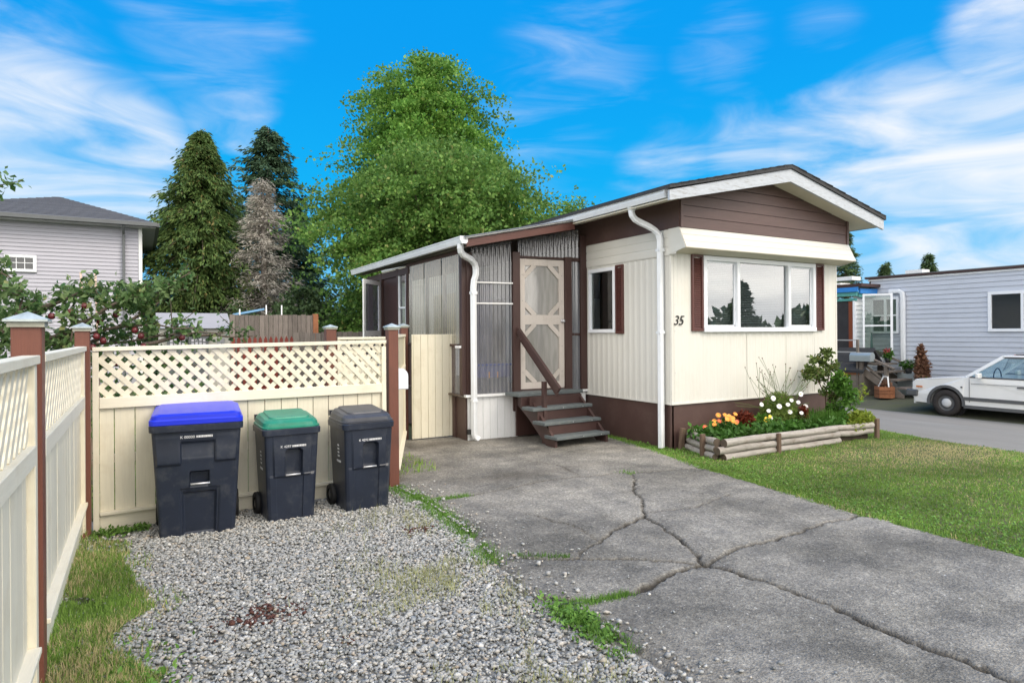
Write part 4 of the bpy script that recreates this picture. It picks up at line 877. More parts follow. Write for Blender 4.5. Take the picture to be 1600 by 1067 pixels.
# hanging lamp and chair seen through the side window
t=thing('pendant_lamp','small dark pendant lamp visible through the side window','lamp',(7.0,8.25,2.2))
mb=MB(); mb.tube([(7.0,8.25,2.83),(7.0,8.25,2.5)],.008,6); mb.lathe((7.0,8.25,2.34),[(.11,0),(.09,.05),(.03,.15),(.01,.17)],12); mb.build('shade',M_dark,t)
mb=MB()
for a in range(3): mb.tube([(7.0,8.25,2.36),(7.0+.14*math.cos(a*2.1),8.25+.14*math.sin(a*2.1),2.30)],.02,6)
mb.build('arm',M_dark,t)
M_bright=mat('pale_room_panel',(.75,.80,.82),.6,.03,4)  # plain pale colour for the panel on the room partition
MB().box((7.6,10.16,1.9),(.62,.02,.75)).build('inner_door_panel',M_bright,home)

# ------------------------------------------------------------ enclosed porch
PA=Vector((4.16,8.5,0)); PB=Vector((6.22,8.32,0)); pd=(PB-PA).normalized(); pn=Vector((pd.y,-pd.x,0)); prz=math.atan2(pd.y,pd.x)
def pf(s,z,o=0): return PA+pd*s+pn*o+V(0,0,z)
porch=thing('enclosed_porch','lean-to porch of clear corrugated plastic on brown posts, beside the cream home','porch',(4.16,8.5,0))
def fb(name,m,s0,s1,z0,z1,o=0,th=.04,bev=.003,parent=None): return pbox(name,m,parent or porch,pf((s0+s1)/2,(z0+z1)/2,o),(round(s1-s0,3),th,round(z1-z0,3)),prz,bev=bev)
def rline(x): return 2.775+.213*(x-3.95)
# white base boards
s=0.0
for w in (.105,.14,.115,.12,.12,.105,.115): fb('base_board',M_white,s+.002,s+w-.002,0,.66,-.005+random.uniform(-.001,.001),.018,.002); s+=w
fb('base_board',M_white,1.76,2.05,0.0,.66,-.03,.018)
fb('sill_cap',M_white,-.05,.76,.665,.700,.02,.09); fb('sill_cap',M_white,1.76,2.06,.665,.70,.0,.06)
fb('base_backing',M_brown,.82,1.76,.0,.70,-.05,.03)
mb=MB(); mb.box((4.15,8.75,.33),(.02,.46,.66)); mb.build('base_return',M_brown,porch)
# framing
fb('post',M_trimdark,.0,.09,.70,2.80,-.03,.07); fb('post',M_trimdark,.735,.855,.42,2.84,.02,.06); fb('post',M_trimdark,1.645,1.765,.72,2.80,.02,.06); fb('post',M_trimdark,1.945,2.06,.70,3.16,.0,.05)
fb('door_header',M_trimdark,.855,1.645,2.755,2.79,-.01,.04); fb('cross_rail',M_trimdark,1.765,1.945,2.74,2.80,-.02,.04); fb('cross_rail',M_trimdark,1.765,1.945,1.56,1.60,-.03,.03); fb('threshold',M_trimdark,.855,1.76,.70,.735,.03,.10)
for z in (2.36,2.05): fb('white_bar',M_white,.09,.735,z-.011,z+.011,.035,.022)
# corrugated plastic panels
def corr(name,p0,p1,n,z0f,z1f,m,parent,pitch=.066,amp=.011,per=8):
    p0=Vector((*p0,0)); p1=Vector((*p1,0)); d=p1-p0; Ln=d.length; d.normalize(); n=Vector((*n,0)); k=int(Ln/pitch*per); vs=[]
    for i in range(k+1):
        s=Ln*i/k; q=p0+d*s+n*amp*math.sin(2*PI*s/pitch); vs+=[(q.x,q.y,z0f(q)),(q.x,q.y,z1f(q))]
    return MB().add(vs,[(2*i,2*i+2,2*i+3,2*i+1) for i in range(k)],True).build(name,m,parent)
def fpan(s0,s1,z0,z1,m=P_front,o=-.025):
    a=pf(s0,0,o); b=pf(s1,0,o); return corr('corrugated_panel',(a.x,a.y),(b.x,b.y),(pn.x,pn.y),lambda q:z0,z1 if callable(z1) else (lambda q:z1),m,porch)
fpan(.08,.74,.70,lambda q:rline(q.x)+.03); fpan(.85,1.95,2.79,lambda q:rline(q.x)+.03); fpan(1.76,1.95,.70,2.75); 
# screen door
sd=MB(); sx0,sx1,dz0,dz1=.862,1.638,.745,2.745; sw=.088
dB=lambda s0,s1,z0,z1,o=.0,th=.03: sd.box(pf((s0+s1)/2,(z0+z1)/2,o),(s1-s0,th,z1-z0),prz)
dB(sx0,sx0+sw,dz0,dz1); dB(sx1-sw,sx1,dz0,dz1); dB(sx0+sw,sx1-sw,dz1-.10,dz1); dB(sx0+sw,sx1-sw,dz0,dz0+.10); dB(sx0+sw,sx1-sw,1.735,1.885)
door=sd.build('screen_door',M_pink,porch)
for z0,z1 in ((dz0+.10,1.735),(1.885,dz1-.10)):
    a=sx0+sw; b=sx1-sw; c=.155
    for (sA,zA),(sB,zB) in (((a-.01,z0+c+.02),(a+c+.02,z0-.01)),((b+.01,z0+c+.02),(b-c-.02,z0-.01)),((a-.01,z1-c-.02),(a+c+.02,z1+.01)),((b+.01,z1-c-.02),(b-c-.02,z1+.01))):
        MB().beam(pf(sA,zA,.006),pf(sB,zB,.006),.016,.070,up=(pd.x,pd.y,1)).build('corner_brace',M_pink,door)
    MB().box(pf((a+b)/2,(z0+z1)/2,-.012),(b-a,.003,z1-z0),prz).build('screen',P_screen,door)
a_=pf(sx0+.03,0,-.04); b_=pf(sx1-.03,0,-.04)
corr('plastic_sheet',(a_.x,a_.y),(b_.x,b_.y),(pn.x,pn.y),lambda q:.78,lambda q:2.70,P_side,door)
mb=MB(); c=pf(1.60,1.79,.03); mb.lathe((0,0,0),[(.001,.055),(.020,.052),(.026,.04),(.024,.028),(.012,.02),(.012,.008),(.030,.006),(.030,0)],14,'Y')
M3=Matrix.Rotation(prz+PI,3,'Z'); mb.v=[tuple(c+M3@Vector(v)) for v in mb.v]; mb.build('door_knob',M_steel,door)
for z in (1.0,1.4,2.1,2.5):
    for s in (.905,1.595): MB().box(pf(s,z,.017),(.008,.004,.008),prz).build('bolt',M_cartrim,door)
# side wall, x about 4.1
SX=4.12
MB().box((SX+.01,10.3,.72),(.03,2.9,1.40)).build('side_lower_wall',M_brown,porch)
pbox('side_sill',M_trimdark,porch,(SX-.01,9.75,1.43),(.06,2.15,.035))
pbox('white_sill_end',M_white,porch,(SX-.02,8.62,1.405),(.09,.16,.035))
for y0,y1 in ((8.60,9.30),(9.32,10.02),(10.04,10.74)): corr('corrugated_panel',(SX,y1),(SX,y0),(-1,0),lambda q:1.45,lambda q:2.80,P_side,porch,pitch=.076,amp=.012)
corr('corrugated_panel',(SX,8.95),(SX,8.56),(-1,0),lambda q:.66,lambda q:1.40,P_front,porch)
for y in (8.56,10.78,11.28,12.2,13.0): pbox('side_post',M_trimdark,porch,(SX+.01,y,1.75),(.09,.09,2.1))
for y in (9.31,10.03): pbox('stud',M_oldwood,porch,(SX+.05,y,2.1),(.05,.05,1.35))
pbox('side_header',M_trimdark,porch,(SX,11.9,2.73),(.06,2.4,.12)); pbox('side_header',M_redbrown,porch,(SX,9.7,2.82),(.05,2.2,.05))
pbox('side_panel',M_trimdark,porch,(SX+.02,11.75,1.9),(.02,.85,1.6)); 
mb=MB(); mb.box((SX-.01,11.03,2.08),(.03,.40,.03)); mb.box((SX-.01,10.85,2.1),(.03,.03,1.2)); mb.box((SX-.01,11.21,2.1),(.03,.03,1.2)); wb_=mb.build('side_sash',M_vinyl,porch); MB().box((SX+.005,11.03,2.1),(.004,.34,1.2)).build('pane',G_side,wb_)
# roof of the porch
def prz_(x): return 2.955+.213*(x-3.95)
k=int((13.5-7.98)/.076*6); vs=[]
for i in range(k+1):
    y=7.98+(13.5-7.98)*i/k; o=.011*math.sin(2*PI*(y-7.98)/.076); vs+=[(3.88,y,prz_(3.88)+o),(5.78,y,prz_(5.78)+o-.0)]
M_roofsheet=mat('weathered_roof_sheet',(.30,.31,.31),.5,.2,5,rnd=0,metal=.2,dirt=((.12,.11,.10),.6,6))
MB().add(vs,[(2*i,2*i+1,2*i+3,2*i+2) for i in range(k)],True).build('roof_sheet',M_roofsheet,porch)
MB().ext([(3.93,8.02,prz_(3.93)-.035),(5.78,8.02,prz_(5.78)-.035),(5.78,8.02,prz_(5.78)-.15),(3.93,8.02,prz_(3.93)-.14)],(0,.035,0)).build('fascia',M_redbrown,porch)
MB().ext([(3.90,7.99,prz_(3.90)-.004),(5.80,7.99,prz_(5.80)-.004),(5.80,7.99,prz_(5.80)-.024),(3.90,7.99,prz_(3.90)-.024)],(0,.025,0)).build('roof_edge_flashing',M_roofsheet,porch)
for y in (8.55,9.4,10.3,11.2,12.1,13.0): MB().ext([(3.98,y,prz_(3.98)-.02),(6.0,y,prz_(6.0)-.02),(6.0,y,prz_(6.0)-.10),(3.98,y,prz_(3.98)-.10)],(0,.04,0)).build('rafter',M_oldwood,porch)
for x in (4.6,5.2): MB().box((x,10.7,prz_(x)-.015-.02),(.04,5.2,.03)).build('purlin',M_oldwood,porch)
MB().box((5.0,11,.69),(1.9,4.9,.02)).build('porch_floor',M_floor,porch)
pbox('soffit_strip',M_oldwood,porch,(4.05,10.7,2.86),(.10,5.2,.02))
gutter(porch,3.83,8.02,13.4,2.955,.10,.115)
dsp=MB(); c=pf(.10,0,.07)
dsp.rtube([(3.89,8.14,2.86),(3.89,8.14,2.80),(3.90,8.15,2.76),(3.95,8.19,2.72),(4.05,8.26,2.70),(4.16,8.34,2.675),(4.245,8.40,2.62),(4.27,8.41,2.55),(4.265,8.405,2.47),(4.235,8.41,2.38),(4.225,8.412,2.28),(4.225,8.412,.12),(4.24,8.405,.085),(4.27,8.39,.06)],.075,.085,side=(.5,-.86,0))
ds2=dsp.build('downspout',M_gutter,porch)
for z in (.62,2.2): MB().box((4.225,8.412,z),(.088,.09,.04)).build('pipe_collar',M_gutter,ds2)
MB().box((4.16,8.455,.16),(.05,.05,.07)).build('drain_stub',M_rubber,porch)
# open screen door at the porch's far end
t=thing('screen_door','white framed screen door standing open at the far end of the porch','door',(4.06,12.15,.7))
a=Vector((4.06,12.15,0)); b=Vector((3.56,11.62,0)); d=(b-a).normalized(); ln=(b-a).length; dr=math.atan2(d.y,d.x)
def q(s,z,o=0): return a+d*s+V(-d.y,d.x,0)*o+V(0,0,z)
mb=MB()
for s,z,w,h in ((.04,1.63,.08,2.0),(ln-.04,1.63,.08,2.0),(ln/2,2.59,ln-.16,.08),(ln/2,1.62,ln-.16,.10),(ln/2,.68,ln-.16,.1)): mb.box(q(s,z),(w,.03,h),dr)
dd_=mb.build('door_frame',M_white,t)
MB().box(q(ln/2,2.1),(ln-.16,.004,.90),dr).build('upper_screen',P_front,dd_)
MB().box(q(ln/2,1.15),(ln-.16,.004,.85),dr).build('lower_screen',P_front,dd_)
for s0,s1,z0,z1 in ((.08,.30,1.3,1.56),(ln-.08,ln-.30,1.3,1.56)): MB().beam(q(s0,z0,.004),q(s1,z1,.004),.02,.06,up=(d.x,d.y,1)).build('corner_brace',M_white,dd_)
# things inside the porch
t=thing('storage_tote','dark blue storage tote with orange clasps on a black crate inside the porch','tote',pf(.42,.70,-.22))
c=pf(.42,.0,-.22); MB().box(c+V(0,0,.82),(.54,.32,.23),prz).build('crate',M_bin,t,bev=.01); 
lid_=MB().box(c+V(0,0,1.03),(.60,.34,.19),prz).build('tote_body',M_bluebag,t,bev=.012)
MB().box(c+V(0,0,1.13),(.64,.38,.02),prz).build('tote_lid',M_bluebag,t,bev=.005)
for s in (-.05,.09): MB().box(pf(.42+s,.98,-.045),(.016,.012,.09),prz).build('clasp',M_orange,t)
t=thing('inner_house_door','white panelled door of the home seen through the porch plastic','door',(6.15,10.0,.7))
MB().box((6.17,9.95,1.72),(.04,.85,2.0)).build('door_leaf',M_white,t,bev=.01)
for z in (1.2,2.2): MB().box((6.145,9.95,z),(.02,.55,.6)).build('door_panel',M_white,t,bev=.006)
t=thing('folding_screen','pale upright panels leaning inside the porch behind the side plastic','screen panel',(4.5,9.6,.7))
for k,y in enumerate((9.0,9.75,10.25)): MB().box((4.42+.03*k,y,1.75),(.03,.42,1.05)).build('panel',M_soffit,t,bev=.004)
t=thing('cabinet','dark narrow cabinet inside the porch behind the front plastic','cabinet',(5.0,9.6,.7))
MB().box((4.95,9.75,1.6),(.42,.4,1.8)).build('carcass',M_bluebag,t,bev=.01); MB().box((5.35,9.9,1.45),(.3,.4,1.5)).build('carcass_side',M_dark,t,bev=.01)

# ------------------------------------------------------------ front steps
st=thing('front_steps','brown wooden steps with grey-green treads and a single handrail, below the screen door','steps',(5.3,7.8,0))
crz=R(4)
treads=[(.18,7.40,4.87,5.84),(.36,7.60,4.80,5.84),(.54,7.83,4.76,5.86)]
for z,y,x0,x1 in treads:
    tr=MB().box(((x0+x1)/2,y,z-.022),(x1-x0,.29,.045),crz).build('tread',M_tread,st,bev=.006)
    for fx in (.18,.5,.82):
        MB().box((x0+(x1-x0)*fx,y-.146+.0,z-.022),(.012,.004,.012),crz).build('bolt',M_steel,tr)
for (z,y,x0,x1),zn in zip(treads[1:]+[(.72,8.02,4.76,5.86)],(.18,.36,.54)): pbox('riser',M_stair,st,((x0+x1)/2+.03,y-.11,(z+zn)/2-.022),(x1-x0-.14,.02,z-zn-.05),crz,bev=0)
MB().box((5.32,8.19,.70),(1.22,.36,.05),crz).build('landing',M_tread,st,bev=.006)
pbox('landing_front',M_stair,st,(5.33,8.03,.61),(1.12,.03,.13),crz)
for x in (4.90,5.78): MB().ext([(x,8.30,.52),(x,8.30,.66),(x,7.95,.66),(x,7.30,.12),(x,7.30,.02),(x,7.48,.0),(x,8.0,.36)],(.04,0,0)).build('stringer',M_stair,st)
MB().box((5.05,7.55,.07),(.06,.08,.14)).build('foot_block',M_stair,st)
MB().box((5.35,8.35,.33),(.9,.03,.55)).build('back_panel',M_trimdark,st)
nw=MB().box((4.99,7.70,.45),(.055,.07,.92)).build('newel_post',M_stair,st,bev=.004)
MB().beam(pf(.80,1.66,.06),(5.06,7.42,.80),.045,.095).build('handrail',M_stair,st,bev=.006)
MB().beam(pf(.86,1.50,.06)+V(0,0,.0),(5.06,7.46,.73),.02,.05).build('rail_brace',M_stair,st)

# ------------------------------------------------------------ log planter and its plants
pt=thing('log_planter','raised flower bed edged with weathered grey logs and wooden stakes','planter',(7.6,5.9,0))
def log(a,b,r,m=M_log):
    a=Vector(a); b=Vector(b); n_=9; pts=[]; rs=[]
    pr_=(b-a).cross(V(0,0,1)).normalized()
    for i in range(n_):
        t=i/(n_-1); pts.append(a.lerp(b,t)+V(0,0,.006*math.sin(t*7+a.x*9))+pr_*.006*math.sin(t*5+b.z*40)); rs.append(r*(1+.10*random.uniform(-1,1)))
    o=MB().tube(pts,rs,12,caps=False).build('log',m,pt)
    e=MB(); d=(b-a).normalized()
    for p,s,rr_ in ((pts[0],-1,rs[0]),(pts[-1],1,rs[-1])): e.tube([p+d*s*(-.004),p+d*s*.003],rr_*1.0,12)
    e.build('log_end',M_logend,o); return o
fl=(6.12,5.56); fr=(8.55,5.56); bl=(6.40,6.34); er=(9.33,5.50)
for k,(z,r) in enumerate(((.045,.045),(.135,.046),(.222,.048))):
    o=.0+k*.012; xs0=6.16+[.10,.02,.10][k]
    cuts=[[6.22,8.60],[6.14,7.35,8.58],[6.24,8.52]][k]
    for a,b in zip(cuts[:-1],cuts[1:]): log((a+.004,fl[1]-.01*((k+1)%2)+o*.3,z),(b-.004,fr[1]-.005*(k%2),z),r)
    log((bl[0]+.02,bl[1]-.02*k,z),(6.16+.02*k,fl[1]+.055,z),r*.95)
log((6.50,6.34,.235),(7.0,6.36,.235),.038)
for z in (.13,.215): log((8.56,5.60,z),(9.30,5.50,z+.0),.042)
log((9.34,5.56,.13),(9.42,6.3,.13),.04); log((9.34,5.56,.215),(9.42,6.3,.215),.04)
for x,y,h,w,tx in ((7.22,5.505,.27,.055,0),(6.20,5.86,.30,.07,0),(6.36,6.36,.30,.08,-.04),(9.38,5.47,.31,.075,0)):
    MB().beam((x+tx,y,-.02),(x,y,h),w,.045,up=(0,1,0)).build('stake',M_stake,pt,bev=.006)
mb=MB(); mb.ext([(6.2,5.60,.0),(8.55,5.60,0),(9.30,5.56,0),(9.38,6.38,0),(6.42,6.38,0)],(0,0,.17)); mb.build('soil',M_soil,pt)

L_dk=leafmat('dark_bedding_leaves',(.035,.10,.015),(.08,.19,.035),None,.25)
L_md=leafmat('mid_green_leaves',(.055,.15,.02),(.13,.27,.05),None,.3)
L_yel=leafmat('yellow_green_leaves',(.16,.24,.03),(.34,.40,.06),None,.3)
L_red=leafmat('dark_red_foliage',(.09,.015,.01),(.22,.045,.02),None,.2)
L_feather=leafmat('feathery_olive_foliage',(.13,.20,.04),(.24,.32,.08),None,.35)
L_rose=leafmat('rose_leaves',(.05,.09,.02),(.16,.22,.06),(.25,.22,.08),.25)
L_brown=leafmat('brown_dry_foliage',(.16,.08,.05),(.30,.17,.11),None,.2)
def cloud(c,r,n_,flat=1.0):
    p=rng.normal(size=(n_,3)); p=unit(p)*(rng.random((n_,1))**.4)*np.array(r); return p+np.array(c)
def plant(name,label,c,parts,cat='plant',group=None):
    t=thing(name,label,cat,c,group)
    for nm,P,sz,m,kw in parts: leaves(nm,P,sz,m,t,**kw)
    return t
def stems(t,name,pairs,r=.003,m=None):
    mb=MB()
    for a,b in pairs:
        a=Vector(a);b=Vector(b); mid=(a+b)/2+V(random.uniform(-.02,.02),random.uniform(-.02,.02),.01); mb.tube([a,mid,b],r,4,False)
    return mb.build(name,m or M_stem,t)
M_stem=mat('green_stem',(.09,.15,.03),.6,.2,9)
M_petO=mat('orange_petal',(.85,.28,.05),.5,.15,30,rnd=.15,col2=(.95,.55,.12)); M_petY=mat('yellow_flower_eye',(.85,.62,.06),.6,.1,30); M_petW=mat('white_petal',(.88,.86,.88),.5,.03,20); M_petR=mat('salmon_petal',(.75,.16,.08),.5,.2,30)
def flower(parent,c,r,petals,mp_,me_,nrm,cup=.25):
    n_=Vector(nrm).normalized(); u=n_.orthogonal().normalized(); v=n_.cross(u); c=Vector(c); mb=MB()
    for ring in range(1 if petals<9 else 2):
        rr=r*(1-.3*ring)
        for k in range(petals):
            a=2*PI*(k+.5*ring)/petals+random.uniform(-.1,.1); d=u*math.cos(a)+v*math.sin(a); s=u*-math.sin(a)+v*math.cos(a); w=rr*PI/petals*1.15
            cc=cup+.25*ring+random.uniform(-.1,.1)
            mb.add([c+d*rr*.12,c+d*rr*.55+s*w*.8+n_*rr*cc*.4,c+d*rr*.95+s*w*.75+n_*rr*cc,c+d*rr*1.02+n_*rr*cc,c+d*rr*.95-s*w*.75+n_*rr*cc,c+d*rr*.55-s*w*.8+n_*rr*cc*.4],[(0,1,2,3,4,5)])
    f=mb.build('flower',mp_,parent); MB().lathe((0,0,0),[(r*.24,0),(r*.2,r*.14),(.001,r*.2)],8).build('flower_eye',me_,f) if False else None
    e=MB(); e.lathe((0,0,0),[(r*.26,0),(r*.2,r*.14),(.001,r*.2)],8); q_=V(0,0,1).rotation_difference(n_); e.v=[tuple(c+q_@Vector(p)) for p in e.v]; e.build('flower_eye',me_,f)
# orange flowers, left end of the bed
t=plant('flowering_plant','cluster of orange and peach daisies at the left end of the log bed',(6.75,6.02,.17),[('foliage',cloud((6.78,6.0,.28),(.26,.2,.13),900),.035,L_dk,dict(elong=1.9))])
for k in range(17):
    a=random.uniform(0,2*PI); q=random.random()**.5; c=(6.74+.38*q*math.cos(a),5.93+.20*q*math.sin(a),.33+.13*(1-q*q)+random.uniform(-.05,.06)); flower(t,c,random.uniform(.026,.040),9,random.choice([M_petO,M_petO,M_petR]),M_petY,(-.35+random.uniform(-.3,.3),-.7,.6))
t=plant('red_foliage_plant','dark red feathery plant just right of the orange daisies',(7.25,6.15,.17),[('foliage',cloud((7.27,6.12,.36),(.17,.13,.14),1100),.022,L_red,dict(elong=2.2))])
t=plant('red_foliage_plant','small rust red plant beside the white flowers, right half of the bed',(8.35,5.95,.17),[('foliage',cloud((8.36,5.95,.38),(.075,.07,.14),600),.02,L_red,dict(elong=2.2))])
# cosmos: feathery bush, tall wiry stems with buds, white blooms
fv=cloud((8.0,6.1,.42),(.36,.15,.30),12000); t=plant('cosmos','wispy feathery bush with large white blooms and tall bare flower stems',(8.0,6.05,.17),[('foliage',fv,.013,L_feather,dict(elong=3.5))])
pr=[];bud=MB()
for k in range(46):
    b=(7.95+random.uniform(-.28,.28),6.08+random.uniform(-.08,.08),.45); e=(7.85+random.gauss(0,.38),6.0+random.uniform(-.14,.14),random.uniform(.7,1.32)-.22*abs(random.gauss(0,1))); pr.append((b,e)); bud.lathe(e,[(.001,-.008),(.008,0),(.007,.008),(.001,.014)],6)
    if k%2: e2=(e[0]+random.uniform(-.1,.1),e[1],e[2]-random.uniform(-.08,.1)); pr.append(((Vector(b)+Vector(e))/2,e2)); bud.lathe(e2,[(.001,-.007),(.007,0),(.001,.01)],6)
stems(t,'stems',pr,.0026); bud.build('buds',M_stake,t)
for x,z in ((7.38,.60),(7.55,.50),(7.62,.40),(7.83,.54),(8.02,.62),(7.98,.56),(8.05,.45),(8.2,.58),(8.28,.42),(8.33,.36),(8.40,.50),(8.22,.70),(8.36,.30),(7.72,.66)):
    flower(t,(x,5.93+random.uniform(-.05,.05),z),random.uniform(.026,.040),8,M_petW,M_petY,(-.4+random.uniform(-.3,.3),-.8,.3+random.uniform(-.2,.3)),.12)
t=plant('yellow_daisies','low yellow daisies left of the feathery white-flowered bush',(7.55,6.0,.17),[('foliage',cloud((7.55,6.0,.3),(.16,.14,.13),700),.03,L_md,dict(elong=2.2))])
for k in range(7): flower(t,(7.5+random.uniform(-.12,.2),5.92,.34+random.uniform(0,.12)),.024,8,M_petY,M_petO,(-.3,-.8,.5))
# low greenery filling the bed
P=np.stack([rng.uniform(6.3,9.2,5200),rng.uniform(5.62,6.25,5200),.17+.10*rng.random(5200)+.04*np.abs(rng.normal(size=5200))],1)
o=leaves('bedding_plants',P,.042,L_dk,kind='stuff',elong=1.8,up=.8,origin=(7.6,5.9,.17)); tag(o,'low dark green leafy plants filling the log bed','ground cover')
x=rng.uniform(8.2,9.1,1600);y=rng.uniform(5.7,6.3,1600); blades('bed_grass',x,y,.20,L_md,z=np.full(1600,.17),w=.012,label='long grassy leaves in the right half of the log bed',cat='grass',spread=.6)
# rose bush against the wall
t=thing('rose_bush','leggy rose bush with dark leaves rising against the cream wall at its right corner','shrub',(9.15,6.1,.17))
pr=[((9.15,6.1,.17),(9.1,6.1,.6)),((9.1,6.1,.6),(8.85,6.15,1.0)),((9.1,6.1,.6),(9.25,6.1,1.1)),((9.1,6.1,.6),(9.4,6.05,.9)),((9.15,6.1,.3),(9.2,6.05,.75))]; stems(t,'branches',pr,.011,M_stake)
P=[]
for k in range(26):
    if k<15: c=(random.uniform(8.68,9.12),random.uniform(6.0,6.22),random.uniform(.80,1.20))
    elif k<22: c=(random.uniform(9.05,9.42),random.uniform(6.0,6.15),random.uniform(.85,1.30))
    else: c=(random.uniform(9.05,9.3),random.uniform(6.0,6.1),random.uniform(.5,.85))
    q=random.uniform(.05,.105); P.append(cloud(c,(q,q,q*.8),int(900*q)))
P=np.concatenate(P); leaves('foliage',P,.036,L_rose,t,elong=1.5)
t=thing('leafy_shrub','bushy light green shrub spilling over the right end of the log bed','shrub',(9.1,5.85,.17))
P=[]
for k in range(25):
    h_=random.uniform(.24,.92); w_=.22*(1-(h_-.24)/.95); c=(9.12+random.uniform(-w_,w_),5.9+random.uniform(-.15,.15),h_); q=random.uniform(.05,.10); P.append(cloud(c,(q,q,q*1.3),int(850*q)))
P=np.concatenate(P); leaves('foliage',P,.034,L_md,t,elong=1.9)
stems(t,'stems',[((9.35,5.85,.3),(9.62,5.8,.82)),((9.3,5.8,.3),(9.5,5.75,.75)),((9.4,5.85,.3),(9.85,5.85,.68)),((9.15,5.9,.3),(9.25,5.9,.95))],.004); leaves('stem_leaves',np.concatenate([cloud((9.55,5.8,.65),(.13,.04,.18),60),cloud((9.25,5.9,.85),(.06,.06,.18),90)]),.03,L_yel,t)
t=plant('yellow_shrub','low yellow-green shrub drooping over the right corner of the log bed',(9.3,5.6,.17),[('foliage',np.concatenate([cloud((9.22,5.62,.30),(.26,.14,.12),2400),cloud((9.05,5.56,.22),(.2,.06,.1),500)]),.026,L_yel,dict(elong=1.7))],cat='shrub')

# ------------------------------------------------------------ trees
def tree_crown(prof,cx,cy,z0,H_,ncl,nper,cr,squash=1.0,rs=5,surf=.45,sx=1.0):
    """cluster centres in a crown whose radius follows prof[(t,r)], leaves scattered in each cluster"""
    r=np.random.default_rng(rs); t=[p[0] for p in prof]; rr=[p[1] for p in prof]; C=[]
    while len(C)<ncl:
        q=r.random(); R_=np.interp(q,t,rr); 
        if r.random()>(R_/max(rr))**1.2: continue
        a=r.uniform(0,2*PI); k=1-(1-surf)*r.random()**1.5 if r.random()<.75 else r.random()
        lump=1+.16*math.sin(a*3+q*9+rs)+.10*math.sin(a*7-q*17+rs)
        C.append((cx+R_*k*lump*math.cos(a)*sx,cy+R_*k*lump*math.sin(a),z0+q*H_))
    C=np.array(C); n_=ncl*nper; s=np.repeat(cr*(.6+.8*r.random(len(C))),nper)
    d=C-np.array([cx,cy,0]); d[:,2]=0; d=unit(d+r.normal(size=d.shape)*np.array([.35,.35,0])); d=np.repeat(d,nper,0); q=r.random(n_)
    P=np.repeat(C,nper,0)+d*(s*2.1*(q-.5))[:,None]+np.clip(r.normal(size=(n_,3)),-1.7,1.7)*(s*(1.15-.6*q))[:,None]*np.array([.36,.36,.20*squash]); P[:,2]-=s*.75*q*q
    return C,P,r
def deciduous(name,label,x,y,zt,prof,z0,ncl,nper,cr,ls,m,seed,tr=.22,sx=1,nlimb=60,extra=None,group=None):
    t=thing(name,label,'tree',(x,y,0),group)
    C,P,r=tree_crown(prof,x,y,z0,zt-z0,ncl,nper,cr,rs=seed,sx=sx)
    if extra is not None: P=np.concatenate([P,extra])
    leaves('crown',P,ls,m,t,elong=1.35,r=r)
    mb=MB(); mb.tube([(x,y,-.1),(x+.1,y,z0+.3),(x-.1,y+.05,z0+(zt-z0)*.4),(x+.05,y,z0+(zt-z0)*.7),(x,y,zt-.6)],[tr,tr*.8,tr*.55,tr*.3,.02],10)
    for c in C[r.choice(len(C),min(nlimb,len(C)),False)]:
        h=max(z0*.7,c[2]-np.hypot(c[0]-x,c[1]-y)*.7-.3); a=Vector((x,y,h)); b=Vector(c); md=a.lerp(b,.5)+V(0,0,-.12*(b-a).length); mb.tube([a,md,b],[.06,.035,.012],5,False)
    mb.build('trunk',M_bark,t); return t
L_tall=leafmat('tall_tree_leaves',(.085,.215,.035),(.24,.43,.085),(.36,.47,.11),.4)
L_cherry=leafmat('cherry_leaves',(.085,.19,.04),(.22,.37,.085),(.36,.36,.13),.4)
deciduous('tall_tree','tall rounded light green tree, highest crown behind the porch roof',10.75,26,13.6,[(0,.9),(.12,2.1),(.3,2.8),(.55,3.05),(.72,2.85),(.86,2.3),(.95,1.5),(1,.6)],3.0,640,185,.78,.092,L_tall,3,.25)
ex=[]
rr_=np.random.default_rng(8)
for k in range(34):  # long arching outer branches
    a=rr_.uniform(0,2*PI); b=rr_.uniform(4.0,5.6); zt_=rr_.uniform(4.6,7.6); n_=130; s=rr_.random(n_)**.6
    ex.append(np.stack([9.1+math.cos(a)*b*s*.95+rr_.normal(0,.14,n_),21+math.sin(a)*b*s+rr_.normal(0,.14,n_),zt_-1.6+2.1*s-.6*s**3+rr_.normal(0,.15,n_)],1))
deciduous('cherry_tree','broad spreading cherry tree with arching outer branches, in front of the taller crown',9.15,21,8.5,[(0,2.5),(.18,3.1),(.4,3.6),(.6,3.9),(.78,3.4),(.92,2.1),(1,.6)],.9,760,185,.80,.086,L_cherry,6,.24,extra=np.concatenate(ex),sx=.98)
deciduous('distant_tree','loose leafy tree top just showing above the roof gutter of the cream home',20.6,28,8.9,[(0,1.5),(.5,2.6),(.8,1.9),(1,.6)],3,130,70,.7,.12,L_cherry,9,.2,nlimb=20)

